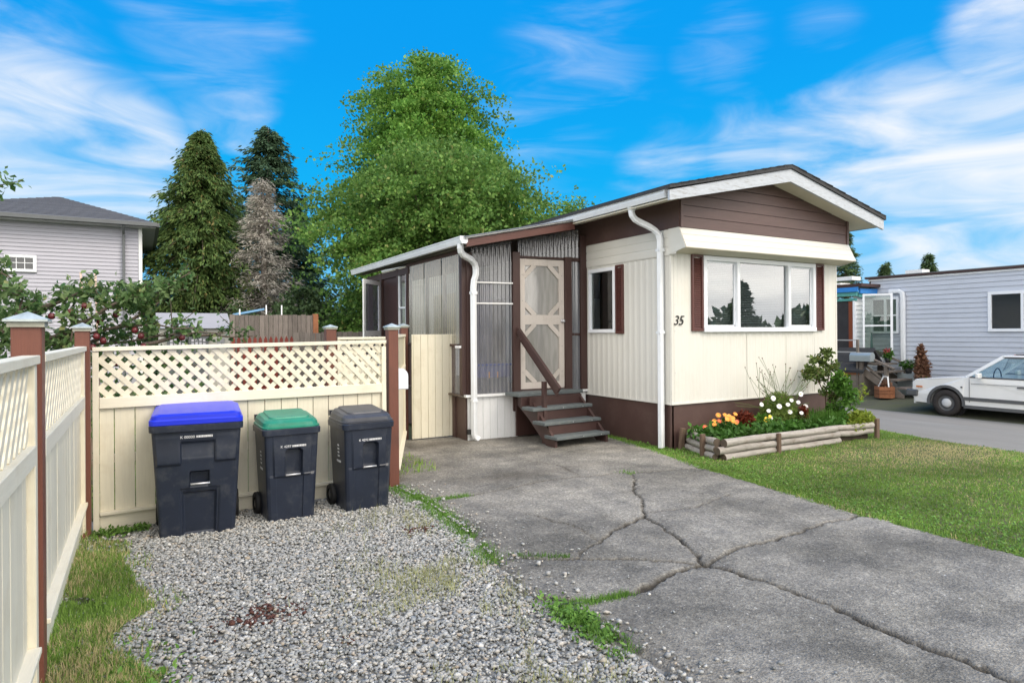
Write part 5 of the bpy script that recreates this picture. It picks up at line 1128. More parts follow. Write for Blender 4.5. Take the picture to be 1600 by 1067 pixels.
def conifer(name,label,x,y,H_,Rb,m,seed,n_br=420,nper=60,droop=.35,ls=.16,dens=1.0,base=.4,irr=.25,elong=3.2,group=None,pw=.85,twig=False):
    t=thing(name,label,'tree',(x,y,0),group); r=np.random.default_rng(seed); P=[];Dn=[]; mb=MB()
    for k in range(n_br):
        q=r.random()**.85; h=base+q*(H_-base); Rr=Rb*(1-q)**pw*max(.35,1+irr*float(np.clip(r.normal(),-1.6,1.8))*.6)+.12; a=r.uniform(0,2*PI); n_=max(6,int(nper*(.25+.75*Rr/Rb)))
        s=r.random(n_)**.6; dx,dy=math.cos(a),math.sin(a); dz=-droop*Rr*s**1.6+.18*Rr*s*(1 if droop<.3 else .3)
        P.append(np.stack([x+dx*Rr*s+r.normal(0,.07+.07*Rr*(1-s),n_),y+dy*Rr*s+r.normal(0,.07+.07*Rr*(1-s),n_),h+dz+r.normal(0,.07,n_)],1))
        w=r.uniform(-1,1,n_)*1.0; Dn.append(np.stack([dx+w*dy,dy-w*dx,np.full(n_,-.25-droop*1.3)+r.normal(0,.2,n_)],1))
        if k%6==0 or twig: mb.tube([(x,y,h),(x+dx*Rr*.5,y+dy*Rr*.5,h-droop*Rr*.3*.5),(x+dx*Rr,y+dy*Rr,h-droop*Rr)],[.035 if not twig else .02,.02 if not twig else .012,.006],4,False)
    leaves('crown',np.concatenate(P),ls,m,t,elong=elong,dirs=np.concatenate(Dn),r=r)
    mb.tube([(x,y,-.1),(x,y,H_*.5),(x,y,H_)],[Rb*.11+.06,Rb*.06+.03,.02],9); mb.build('trunk',M_bark if not twig else M_twig,t); return t
L_cedar=leafmat('cedar_sprays',(.055,.11,.032),(.14,.21,.06),(.27,.20,.08),.25,.6)
L_spruce=leafmat('spruce_needles',(.04,.08,.045),(.10,.17,.09),None,.12,.6)
L_fir=leafmat('fir_needles',(.055,.095,.04),(.13,.20,.085),None,.12,.6)
L_dead=leafmat('dead_twigs',(.33,.31,.275),(.54,.51,.455),None,.05,.9)
conifer('cedar_tree','large dense olive-brown cedar left of the dead tree, tapering to a blunt top',2.25,30,10.2,3.4,L_cedar,4,900,135,.48,.058,pw=.78,irr=.5,elong=3.6)
conifer('spruce_tree','dark green spruce rising behind the grey dead tree, ragged top',5.6,34,12.0,3.5,L_spruce,5,460,130,.22,.075,irr=.7,pw=.75)
conifer('spruce_tree','shorter dark spruce low between the ragged spruce and the cherry tree',7.3,36,8.4,2.0,L_spruce,15,260,90,.25,.08,irr=.4,pw=.75)
conifer('dead_tree','bare grey dead conifer with dense brittle twigs, between cedar and spruce',4.40,28,8.0,1.55,L_dead,6,520,46,.10,.022,irr=.45,elong=9,twig=True,pw=.72)
conifer('fir_tree','small fir showing over the left end of the neighbour roof, paired with another',38.6,24.4,8.0,2.3,L_fir,21,260,170,.12,.05,irr=.5,pw=1.3)
conifer('fir_tree','slimmer fir at the right of the pair above the blue fascia',41.5,23.6,5.9,1.7,L_fir,22,220,160,.12,.05,irr=.5,pw=1.3)
conifer('fir_tree','lone small fir poking above the middle of the neighbour roof',40.2,20.3,6.0,1.2,L_fir,23,200,160,.12,.05,irr=.4,pw=1.0)
conifer('fir_tree','dark conifer across the lane, mirrored in the picture window',49.2,-28.6,6.4,1.45,L_fir,24,240,60,.25,.12,irr=.5)
# shrubs closing the view behind the yard
for i,(x,y,h,w,lb) in enumerate(((5.4,25,3.4,1.6,'dark leafy bush below the dead tree'),(8.0,27,3.6,1.8,'dark leafy bush behind the old board fence'),(1.2,29,3.0,1.6,'dark hedge bush beside the grey two-storey house'),(3.2,26.5,2.7,1.4,'dark hedge bush behind the shed roof'),(11.5,30,4.4,2.2,'deep green bush under the cherry tree'),(14.5,27,4.6,2.4,'deep green bush behind the home'))):
    deciduous('shrub',lb,x,y,h,[(0,w*.8),(.4,w),(.8,w*.7),(1,.3)],.1,150,60,.5,.10,L_fir,40+i,.08,nlimb=12)
# distant wood all round
r=np.random.default_rng(77); n_=26000; a=r.uniform(0,2*PI,n_); rad=150+r.normal(0,6,n_); hh=5.0+2.2*np.sin(a*23)+1.6*np.sin(a*57+1)+1.2*np.sin(a*131); P=np.stack([rad*np.cos(a),rad*np.sin(a),np.maximum(.2,hh)*r.random(n_)**.7],1)
o=leaves('distant_wood',P,1.7,L_fir,kind='stuff',elong=1.4); tag(o,'dark band of distant woodland along the horizon','woodland')

# apple tree behind the left fence
L_apple=leafmat('apple_leaves',(.06,.14,.035),(.22,.32,.13),(.34,.36,.15),.35,.35)
t=thing('apple_tree','apple tree with dark red apples hanging over the fence corner at left','tree',(-1.5,7.6,0))
rr_=np.random.default_rng(12); mb=MB(); P=[]; ap=[]
br=[[(-1.5,7.6,1.2),(-1.0,7.4,1.75),(-.5,7.2,2.0),(-.15,7.1,1.9)],[(-1.5,7.6,1.3),(-.9,7.6,1.9),(-.35,7.6,2.05),(.1,7.5,2.0),(.45,7.5,2.25)],[(-1.2,7.5,1.3),(-.6,7.2,1.6),(0,7.0,1.72),(.45,7.0,1.66)],[(-1.3,7.5,1.1),(-.5,7.3,1.5),(.1,7.2,1.6),(.75,7.2,1.62)],
    [(-1.5,7.6,1.3),(-1.3,7.3,1.9),(-1.12,7.1,2.2),(-1.0,7.0,2.12)],[(-1.6,7.6,1.5),(-1.5,7.5,2.3),(-1.22,7.3,2.75),(-1.10,7.2,3.05)],[(-1.5,7.6,1.0),(-.8,7.3,1.3),(-.2,7.1,1.35),(.5,7.1,1.3)],[(-1.5,7.6,.9),(-.9,7.4,1.2),(-.6,7.0,1.45),(-.5,6.9,1.8)],[(-.5,7.3,1.5),(0,7.4,1.8),(.2,7.5,2.0),(.28,7.5,2.12)],[(-1.2,7.5,1.4),(-1.0,7.0,1.6),(-.9,6.8,1.8),(-.85,6.7,2.0)],
    [(0,7.1,1.5),(.4,7.3,1.6),(.75,7.4,1.6),(1.05,7.4,1.58)],[(-.9,7.2,1.5),(-.4,7.0,1.75),(-.1,6.9,1.95),(0,6.9,2.0)]]
def bez(pl,s):
    s=s*(len(pl)-1); i=min(int(s),len(pl)-2); return Vector(pl[i]).lerp(Vector(pl[i+1]),s-i)
for pl in br:
    pts=[bez(pl,i/9)+V(rr_.normal(0,.012),rr_.normal(0,.012),rr_.normal(0,.012)) for i in range(10)]; mb.tube(pts,[.022-.0018*i for i in range(10)],6,False)
    for k in range(9):
        p=bez(pl,rr_.uniform(.25,1)); e=p+V(rr_.normal(0,.16),rr_.normal(0,.13),abs(rr_.normal(0,.10))+.02); mb.tube([p,e],[.006,.003],4,False)
        n_=38; s=rr_.random((n_,1)); P.append(np.array(p)+(np.array(e)-np.array(p))*s+rr_.normal(0,.035,(n_,3)))
    n_=90; ss=rr_.uniform(.3,1,n_); P.append(np.array([bez(pl,q) for q in ss])+rr_.normal(0,.055,(n_,3)))
P.append(np.stack([rr_.uniform(-1.9,.6,2600),rr_.uniform(7.0,8.6,2600),rr_.uniform(.25,1.55,2600)],1))
P.append(np.stack([rr_.uniform(-2.4,-.75,900),rr_.uniform(7.2,8.2,900),rr_.uniform(1.3,1.95,900)],1))
mb.tube([(-1.5,7.6,-.05),(-1.52,7.6,.9),(-1.5,7.6,1.5)],[.09,.07,.05],9); mb.build('trunk',M_bark,t)
P=np.concatenate(P); P=P[~((P[:,0]>.12)&(P[:,2]>1.45)&(P[:,2]<2.02)&(rr_.random(len(P))<.74))]
leaves('foliage',P,.038,L_apple,t,elong=1.7,up=.2,bend=.5)
for x,y,z in ((-.05,6.95,1.655),(0.0,6.95,1.60),(-.30,6.95,1.56),(-.35,6.9,1.60),(-1.12,7.05,1.93),(-.38,6.9,1.50),(.02,6.9,1.50),(-.55,7.0,1.82),(-.45,7.1,1.88),(.35,7.1,1.58),(-.68,6.9,1.78),(-.2,7.0,1.80),(-.33,7.05,1.74),(.55,7.2,1.42),(-.2,7.0,1.35),(.2,7.0,1.38)):
    MB().lathe((x,y,z),[(.004,.024),(.013,.029),(.024,.018),(.029,0),(.024,-.018),(.012,-.028),(.004,-.025)],12).build('apple',M_apple,t)
for x,h,dx,lb in ((-.455,2.225,-.05,'thin leaning wooden stake left of its pair in the apple tree'),(-.385,2.235,.0,'thin upright pale stake right of its pair in the apple tree')):
    o=MB().tube([(x+.05,7.55,0),(x+dx,7.5,h)],.011,6).build('garden_stake',M_bamboo,None,(x,7.5,0)); tag(o,lb,'stake')

# ------------------------------------------------------------ grey two-storey house, far left
h=thing('house','grey two-storey house with hipped slate roof behind the yard, far left','house',(-2.5,24,0))
Y0=24.0; z=.3; k=0
while z<5.08:
    w0,w1=-3.50,-2.72
    segs=[(-5.5,0.0)] if not (3.50<z+.06<4.10) else [(-5.5,w0),(w1,0.0)]
    for a,b in segs: pbox('siding_board',M_sidingL,h,((a+b)/2,Y0+.008,z+.062),(round(b-a,3),.016,.135),rot=Matrix.Rotation(R(-12),3,'X'),bev=0)
    z+=.118
MB().box((-2.75,Y0+.06,2.6),(5.5,.06,5.2)).build('wall',M_sidingL,h); MB().box((-.03,Y0+3.5,2.6),(.06,7,5.2)).build('wall',M_sidingL,h); MB().box((-5.47,Y0+3.5,2.6),(.06,7,5.2)).build('wall',M_sidingL,h); MB().box((-2.75,Y0+7,2.6),(5.5,.06,5.2)).build('wall',M_sidingL,h)
MB().box((.0,Y0-.01,2.6),(.10,.06,5.1)).build('corner_trim',M_white,h)
e0,e1,ey0,ey1=-5.95,.45,Y0-.42,Y0+7.4; ax_,ay_=-2.42,Y0+3.0; 
zA=6.42
def roofquad(a,b,c,nm): pass
rf=MB().add([(e0,ey0,5.22),(e1,ey0,5.22),(e1,ey1,5.22),(e0,ey1,5.22),(ax_,ay_,zA),(ax_,ay_+1.2,zA)],[(0,1,4),(1,2,5,4),(2,3,5),(3,0,4,5),(0,3,2,1)]).build('roof',M_shingle2,h)
for k in range(18):   # shingle courses on the slope facing us
    q0=k/18; q1=(k+1.15)/18; q1=min(q1,1)
    def E_(q,s,o): x=(e0 if s<0 else e1)+((ax_)-(e0 if s<0 else e1))*q; return (x,ey0+(ay_-ey0)*q-.004-o,5.22+(zA-5.22)*q+o*.8+.006)
    MB().add([E_(q0,-1,.020),E_(q0,1,.020),E_(q1,1,.004),E_(q1,-1,.004),E_(q0,-1,.0),E_(q0,1,.0)],[(0,1,2,3),(4,5,1,0)]).build('shingle_course',M_shingle2,rf)
MB().box(((e0+e1)/2,ey0-.05,5.17),(e1-e0+.05,.11,.12)).build('gutter',M_grey,h); MB().box((e1+.04,(ey0+ey1)/2,5.17),(.10,ey1-ey0,.12)).build('gutter',M_grey,h)
MB().box(((e0+e1)/2,(ey0+ey1)/2,5.09),(e1-e0-.04,ey1-ey0-.04,.03)).build('soffit',M_lsoffit,h)
MB().rtube([(-.46,ey0-.04,5.1),(-.46,ey0+.05,5.0),(-.46,Y0-.09,4.85),(-.46,Y0-.09,.2)],.075,.075).build('downspout',M_grey,h)
wf=window(h,'window',-3.50,-2.72,3.55,4.06,Y0-.03,(),G_dark,.085,.06); 
for q in (1,2): MB().box((-3.50+.085+.61*q/3,Y0-.035,3.805),(.018,.02,.34)).build('glazing_bar',M_vinyl,wf)
MB().box((-3.11,Y0-.037,3.82),(.61,.018,.018)).build('glazing_bar',M_vinyl,wf)
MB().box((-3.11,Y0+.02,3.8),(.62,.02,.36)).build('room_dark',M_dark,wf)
MB().box((-.2,Y0+.9,1.65),(2.6,1.2,.9)).build('lower_annex',M_sidingL,h) if False else None

# shed
s=thing('garden_shed','beige plastic garden shed with dark double doors beyond the lattice fence','shed',(1.3,19.8,0))
sy=19.5; MB().box((1.30,sy+1.0,.9),(1.72,2.0,1.8)).build('shed_wall',M_shed,s)
MB().ext([(.36,sy-.12,1.80),(.36,sy+1.0,2.25),(.36,sy+2.1,1.80)],(1.84,0,0)).build('shed_roof',M_shedroof,s)
MB().ext([(.50,sy-.20,1.63),(1.10,sy-.20,1.90),(1.70,sy-.20,1.63),(1.70,sy-.20,1.585),(1.10,sy-.20,1.85),(.50,sy-.20,1.585)],(0,.16,0)).build('door_hood',M_sheddoor,s)
MB().ext([(.66,sy-.14,1.64),(1.10,sy-.14,1.84),(1.54,sy-.14,1.64)],(0,.14,0)).build('hood_gable',M_shed,s)
for a,b,sg in ((.60,1.09,1),(1.11,1.60,-1)):
    dr_=MB().ext([(a,sy-.15,.02),(b,sy-.15,.02),(b,sy-.15,1.72 if sg>0 else 1.60),(a,sy-.15,1.60 if sg>0 else 1.72)],(0,.12,0)).build('shed_door',M_sheddoor,s)
    for i in range(4):
        for j in range(2): MB().box((a+.10+.095*i,sy-.158,1.37+.10*j+(.02 if i in(1,2) else 0)),(.062,.012,.07)).build('pane',M_sidingL,dr_)
MB().box((1.92,sy-.01,1.42),(.18,.03,.22)).build('side_window',M_shedroof,s)
# weathered board fence with red picket rail
fw=thing('board_fence','silvered old board fence with a faded red lower picket row beyond the yard','fence',(2.7,16,0))
x=1.76; k=0
while x<3.60:
    w=random.choice([.085,.10,.12]); pbox('board',M_oldwood,fw,(x+w/2,16.0+random.uniform(-.012,.012),1.03+random.uniform(-.015,.015)),(w-.008,.018,2.10),rz=0,bev=0); x+=w; k+=1
pbox('end_post',M_orwood,fw,(3.70,16.0,1.04),(.12,.12,2.14)); pbox('fence_rail',M_oldwood,fw,(2.7,16.04,.5),(1.9,.04,.09))
fp=thing('picket_fence','faded red picket fence low in front of the silvered boards','fence',(2.6,15.6,0))
x=1.76
while x<3.3: MB().ext([(x,15.6,0),(x,15.6,1.50),(x+.035,15.6,1.58),(x+.07,15.6,1.50),(x+.07,15.6,0)],(0,.018,0)).build('picket',M_redwood,fp); x+=.115
pbox('picket_rail',M_redwood,fp,(2.55,15.63,1.38),(1.6,.03,.08)); pbox('picket_rail',M_redwood,fp,(2.55,15.63,.4),(1.6,.03,.08))
fo=thing('board_fence','low dark old board fence between the brown capped post and the open screen door','fence',(4,14.6,0))
x=2.9
while x<4.9: pbox('board',M_oldwood,fo,(x+.06,14.6,.83+random.uniform(-.02,.02)),(.11,.018,1.66),bev=0); x+=.12
# play frame with blue tarp behind the fence
tt=thing('tarp_frame','white poled frame with a slack pale blue tarp behind the silvered fence','frame',(2.6,18.4,0))
mb=MB(); 
for x in (2.28,2.95,3.35): mb.tube([(x,18.4,0),(x,18.4,2.42 if x>2.3 else 2.3)],.018,6)
mb.build('pole',M_white,tt); MB().add([(2.1,18.4,2.12),(2.9,18.4,2.28),(3.0,19.0,2.36),(2.2,19.2,2.20),(2.55,18.7,2.16)],[(0,1,4),(1,2,4),(2,3,4),(3,0,4)]).build('tarp',mat('pale_blue_tarp',(.20,.36,.50),.4,.1,3),tt)

# ------------------------------------------------------------ neighbour's home on the right
nb=thing('mobile_home','pale blue-grey lap-sided mobile home behind the parked white car','mobile home',(18.5,7,-.15))
NX=18.5; z=.30
wins=[(6.55,7.93,1.56,2.56),(10.12,10.93,1.52,2.56)]
pitch=.126
while z<3.05:
    zz0,zz1=z,z+pitch; cuts=[(3.2,10.93)]
    for a,b,c,d_ in wins:
        if zz1>c+.05 and zz0<d_-.05:
            nc=[]
            for p,q_ in cuts:
                if a>p: nc.append((p,min(a,q_)))
                if b<q_: nc.append((b,q_))
            cuts=[c_ for c_ in nc if c_[1]-c_[0]>.02]
    for a,b in cuts: pbox('siding_board',M_sidingR,nb,(NX-.010,(a+b)/2,z+pitch/2),(.014,round(b-a,3),pitch+.012),rot=Matrix.Rotation(R(9),3,'Y'),bev=0)
    z+=pitch
MB().box((NX+.05,7.1,1.6),(.06,7.8,3.1)).build('wall_core',M_dark,nb)
MB().box((NX+.02,7.1,.05),(.03,7.8,.62)).build('skirting',M_white,nb)
mb=MB(); mb.box((NX+1.7,7.05,3.15),(3.5,8.1,.06)); nr=mb.build('roof',M_grey,nb); MB().box((NX-.06,7.05,3.13),(.07,8.0,.05)).build('roof_edge',M_trimdark,nr); MB().box((NX-.03,7.05,3.07),(.04,7.9,.05)).build('roof_trim',M_gutter,nr)
for y,x,w in ((9.9,NX+.5,.38),(12.2,NX+.9,.45)): MB().box((x,y,3.25),(w,w*1.2,.12)).build('roof_vent',M_white,nr)
MB().box((NX+3.4,7.1,1.5),(.06,7.8,3.3)).build('rear_wall',M_sidingR,nb); MB().box((NX+1.7,3.2,1.5),(3.4,.06,3.3)).build('end_wall',M_sidingR,nb)
wA=window(nb,'window',6.55,7.93,1.56,2.56,NX-.03,(7.2,),G_dark,.075,.07,axis='y'); MB().box((NX+.0,7.24,2.06),(.02,1.3,.9)).build('drawn_blind',mat('taupe_blind',(.20,.18,.16),.7,.1,4),wA); 
wB=window(nb,'window',10.12,10.93,1.52,2.56,NX-.03,(10.50,),G_side,.07,.07,axis='y',hsplit=(2.04,)); MB().box((NX+.01,10.52,2.05),(.02,.78,.98)).build('curtain',M_curtain,wB)
MB().rtube([(NX-.10,10.35,2.71),(NX-.10,10.10,2.71),(NX-.10,10.0,2.66),(NX-.10,9.98,2.5),(NX-.10,9.98,.0)],.09,.12,side=(1,0,0)).build('downspout',M_gutter,nb)
# entrance addition
ad=thing('entrance_porch','small white entrance addition with blue and teal fascia at the neighbour home','porch',(18.1,12,-.15))
z=.2
while z<2.55: pbox('siding_board',M_gutter,ad,(18.10,10.905,z+.06),(.80,.014,.135),rot=Matrix.Rotation(R(-10),3,'X'),bev=0); z+=.126
AXx=17.70
MB().box((AXx,12.9,1.2),(.05,2.9,2.8)).build('side_wall',M_white,ad); MB().box((18.1,10.95,1.2),(.8,.05,2.8)).build('wall_core',M_white,ad)
MB().box((AXx-.03,11.20,2.50),(.08,.66,.07)).build('door_head',M_teal,ad)
for y in (10.93,11.50): MB().box((AXx-.03,y,1.6),(.07,.06,1.75)).build('door_jamb',M_vinyl,ad)
MB().box((AXx-.028,11.22,1.62),(.02,.52,1.72)).build('door_opening',M_dark,ad); MB().box((AXx-.045,11.03,1.6),(.02,.12,1.70)).build('open_door_edge',mat('red_wood_door',(.20,.05,.02),.5,.2,6,GRAINZ),ad)
MB().box((AXx-.15,12.2,2.78),(.06,2.9,.13)).build('blue_fascia',M_tealpaint,ad); MB().box((AXx-.10,12.2,2.66),(.06,2.8,.12)).build('teal_fascia',M_teal,ad)
MB().box((18.1,10.76,2.74),(.9,.05,.14)).build('blue_fascia',M_tealpaint,ad); MB().box((18.1,10.82,2.63),(.86,.05,.11)).build('teal_fascia',M_teal,ad)
MB().box((18.15,12.2,2.90),(1.2,3.1,.09)).build('roof',M_trimdark,ad); MB().box((18.3,12.0,3.0),(.5,.8,.08)).build('roof_vent',M_white,ad)
# open storm door
sdr=thing('storm_door','white glazed storm door swung open beside the neighbour steps','door',(17.9,10.8,.9))
a=Vector((17.72,10.72,0)); b=Vector((18.12,10.1,0)); d=(b-a).normalized(); dr=math.atan2(d.y,d.x); ln=(b-a).length
qq=lambda s,z: a+d*s+V(0,0,z)
mb=MB()
for s,z,w,hh in ((.025,1.70,.05,1.9),(ln-.03,1.70,.06,1.9),(ln/2,2.62,ln-.1,.05),(ln/2,1.75,ln-.1,.04),(ln/2,.80,ln-.1,.12)): mb.box(qq(s,z),(w,.035,hh),dr)
f=mb.build('door_frame',M_vinyl,sdr); MB().box(qq(ln/2,2.2),(ln-.1,.004,.85),dr).build('pane',G_side,f); MB().box(qq(ln/2,1.3),(ln-.1,.004,.85),dr).build('pane',G_side,f)
# neighbour steps and landing
ns=thing('wooden_steps','weathered grey wooden steps with handrails beside the doghouse','steps',(17.5,10,-.15))
for k,(y,z) in enumerate(((10.6,.70),(10.15,.70),(9.85,.50),(9.58,.30),(9.32,.10))): MB().box((17.55,y,z),(.95,.44 if k<2 else .27,.045)).build('tread',M_deck,ns)
for x in (17.08,18.02):
    for y,z0,z1 in ((10.42,-.15,1.0),(9.70,-.15,.66)): pbox('rail_post',M_deck,ns,(x,y,(z0+z1)/2),(.09,.09,z1-z0),bev=.004)
    MB().beam((x,10.50,1.03),(x,9.50,.60),.11,.035).build('handrail',M_deck,ns); MB().beam((x,10.45,.80),(x,9.25,-.10),.03,.05).build('lower_rail',M_deck,ns)
    MB().ext([(x-.02,10.4,.66),(x-.02,9.25,-.1),(x-.02,9.25,-.15),(x-.02,9.5,-.15),(x-.02,10.4,.45)],(.04,0,0)).build('stringer',M_deck,ns)
for z in (1.02,1.35): MB().box((16.98,10.85,z),(.03,.9,.03)).build('porch_rail',M_steel,ns)
pbox('rail_post',M_deck,ns,(16.98,10.42,.62),(.06,.06,1.5),bev=.004)
# big mailbox
t=thing('mailbox','large pale grey rounded mailbox standing above the doghouse by the steps','mailbox',(17.0,10.3,.7))
cz=.89; mb=MB(); pts=[(-.11,-.11),(.11,-.11)]+[(.11*math.cos(a_),.02+.11*math.sin(a_)) for a_ in np.linspace(0,PI,12)]
mb.ext([(16.96+a_,10.02,cz+b_) for a_,b_ in pts],(0,.56,0)); mb.build('box_body',M_mail,t,bev=.004); MB().ext([(16.96+a_*1.04,10.00,cz+b_*1.04) for a_,b_ in pts],(0,.022,0)).build('box_door',M_mail,t); MB().box((16.96,10.3,.30),(.08,.08,.95)).build('support_post',M_deck,t)
# doghouse
t=thing('doghouse','small wooden doghouse with dark shingled roof beside the neighbour steps','doghouse',(17.1,10.9,-.16))
MB().box((17.0,10.72,.16),(.03,.88,.66)).build('front_wall',M_deck,t); MB().box((17.35,10.30,.16),(.7,.03,.66)).build('side_wall',M_deck,t); MB().box((17.35,11.15,.16),(.7,.03,.66)).build('side_wall',M_deck,t)
for a_,b_ in ((10.30,10.62),(10.92,11.15)): pbox('wall_board',M_deck,t,(16.975,(a_+b_)/2,.13),(.016,b_-a_-.01,.58))
pbox('head_board',M_orwood,t,(16.965,10.72,.46),(.022,.90,.12)); MB().box((16.975,10.78,.12),(.01,.26,.50)).build('opening',M_dark,t); MB().box((16.965,10.66,.12),(.012,.035,.50)).build('opening_trim',M_white,t)
dr_=MB().ext([(16.90,10.22,.50),(17.45,10.22,1.12),(17.85,10.22,.70),(17.85,10.22,.66),(17.45,10.22,1.07),(16.90,10.22,.46)],(0,1.02,0)).build('roof',M_shingle,t)
for k in range(5):
    q0,q1=k/5,(k+1.1)/5; MB().add([(16.89+.56*q0,10.20,.512+.62*q0),(16.89+.56*q0,11.26,.512+.62*q0),(16.89+.56*q1,11.26,.503+.62*q1),(16.89+.56*q1,10.20,.503+.62*q1)],[(0,1,2,3)]).build('shingle_course',M_shingle,dr_)
# hexagonal cedar planter
t=thing('wooden_planter','orange-brown hexagonal wooden planter with a white frame by the steps','planter',(16.85,9.62,-.17))
for z in (-.10,.0,.10): 
    o=MB().lathe((16.85,9.62,z),[(.20,-.045),(.235,-.045),(.235,.045),(.20,.045)],6,smooth=False); o.build('plank_ring',M_orwood,t)
MB().lathe((16.85,9.62,.10),[(.001,0),(.2,0)],6).build('soil',M_soil,t)
for dy in (-.14,.14): MB().beam((16.80,9.62+dy,.12),(16.90,9.62+dy*.4,.40),.03,.02).build('frame_bar',M_white,t)
MB().beam((16.9,9.55,.40),(16.9,9.69,.40),.03,.02).build('frame_bar',M_white,t)
leaves('foliage',cloud((16.88,9.62,.20),(.12,.12,.10),90),.05,L_brown,t)
# potted plants
def pot(name,label,x,y,z,r,h_,parts,m=M_terra,cat='potted plant'):
    t=thing(name,label,cat,(x,y,z)); MB().lathe((x,y,z),[(.001,0),(r*.75,0),(r,h_),(r*.9,h_),(r*.85,h_*.9),(.001,h_*.9)],14).build('pot',m,t)
    for P,sz,mm in parts: leaves('foliage',P,sz,mm,t,elong=2)
    return t
pot('potted_shrub','tall narrow brown withered shrub in a black pot beside the steps',17.62,9.08,-.15,.17,.32,[(np.concatenate([cloud((17.62,9.08,.55),(.15,.15,.45),1500),cloud((17.6,9.1,.95),(.07,.07,.3),500)]),.05,L_brown),(cloud((17.62,9.05,.3),(.12,.12,.15),200),.04,L_yel)])
pot('potted_flowers','potted red flowers with green leaves on the neighbour landing',17.9,10.12,.72,.08,.13,[(cloud((17.9,10.12,.95),(.08,.12,.12),220),.05,L_md),(cloud((17.88,10.12,1.06),(.06,.13,.05),40),.04,leafmat('pink_red_petals',(.5,.05,.06),(.75,.25,.3)))])
pot('potted_flowers','dark trailing potted plant with small white blooms right of the red one',18.0,9.62,.45,.10,.14,[(cloud((18.0,9.62,.68),(.12,.2,.12),260),.045,L_dk),(cloud((17.97,9.6,.74),(.12,.18,.06),40),.03,leafmat('white_petals',(.7,.7,.7),(.85,.8,.85)))])
MB().box((18.0,9.62,.15),(.34,.42,.58)).build('metal_tub',M_mail,thing('metal_tub','ribbed grey metal tub holding the trailing plant beside the steps','tub',(18.0,9.62,-.15)))
t=thing('garden_tools','closed green parasol leaning beside the storm door','parasol',(17.75,10.5,.72)); MB().tube([(17.75,10.45,.72),(17.78,10.5,1.1),(17.8,10.52,1.55)],[.05,.04,.01],8).build('canopy',M_teal if False else mat('dark_green_cloth',(.02,.06,.05),.7,.2,5),t)

# ------------------------------------------------------------ the white car, parked nose away from us
car=thing('parked_car','boxy white older hatchback car parked along the neighbour home','car',(0,0,0))
# local frame: x=0 near side .. 1.66 far side, y forward from the rear bumper, z up
Wc=1.64; wf_,wr_=3.10,.66; rw=.292
def arc(cy,r=.345,n_=12): return [(cy+r*math.cos(a_),.30+r*math.sin(a_)) for a_ in np.linspace(PI*.0-.12,PI+.12,n_)]
lowp=[(.12,.24)]+[(y,z) for y,z in arc(wr_)][::-1]+[(y,z) for y,z in arc(wf_)][::-1]+[(3.78,.26),(3.84,.45),(3.84,.71),(3.76,.785),(3.2,.845),(2.72,.885),(2.60,.890),(.15,.90),(.06,.86),(.04,.5)]
# order the outline anticlockwise: rear bottom -> rear arch -> front arch -> nose -> beltline -> tail
body=MB(); P0=[(0.0,y,z) for y,z in lowp]
n_=len(lowp); ins=[(.035,y,z) for y,z in lowp]
def side(x,zmid=.5,sgn=1):
    out=[]
    for y,z in lowp:
        b=.035*max(0,(z-.45)/.45)**1.5+.02*max(0,(.45-z)/.25)+.05*max(0,(y-3.4)/.4)**2+.04*max(0,(.3-y)/.3)**2
        out.append((x+sgn*b,y,z))
    return out
body.add(side(0,sgn=1)+side(Wc,sgn=-1),[tuple(range(n_)),tuple(range(n_,2*n_))[::-1]]+[(i,(i+1)%n_,n_+(i+1)%n_,n_+i) for i in range(n_)])
cb=body.build('body',M_car,car,bev=.012)
# wheel wells, arches, trim
for cy in (wr_,wf_):
    MB().lathe((.25,cy,.30),[(.001,0),(.335,0),(.335,.02)],20,'X').build('wheel_well',M_dark,cb)
    for x0,sg in ((-.006,1),(Wc+.006,-1)):
        mb=MB(); pts=[]; 
        for i in range(15):
            a_=-.15+(PI+.3)*i/14; 
            for r_,xx in ((.33,x0),(.39,x0),(.385,x0+sg*.03),(.33,x0+sg*.06)): mb.v.append((xx,cy+r_*math.cos(a_),.30+r_*math.sin(a_)))
        for i in range(14):
            for j in range(4): mb.f.append((i*4+j,i*4+(j+1)%4,(i+1)*4+(j+1)%4,(i+1)*4+j)); mb.sm.append(False)
        mb.build('arch_trim',M_cartrim,cb)
    for x0,sg in ((.09,-1),(Wc-.09,1)):
        wl=MB().lathe((x0,cy,rw),[(.17,-.08*sg*-1*-1),(.17,.07*sg),(.20,.085*sg),(.27,.08*sg),(rw,.06*sg),(rw,-.06*sg),(.27,-.08*sg),(.17,-.08*sg)],26,'X').build('wheel',M_tyre,car)
        MB().lathe((x0,cy,rw),[(.001,.055*sg),(.105,.05*sg),(.12,.035*sg),(.165,.030*sg),(.178,.075*sg),(.165,.02*sg),(.12,-.05*sg)],24,'X').build('rim',M_cartrim,wl)
        MB().lathe((x0,cy,rw),[(.001,.078*sg),(.07,.074*sg),(.098,.060*sg),(.10,.04*sg)],20,'X').build('hub_cap',M_steel if False else mat('white_silver_hubcap',(.66,.68,.70),.35,.05,9),wl)
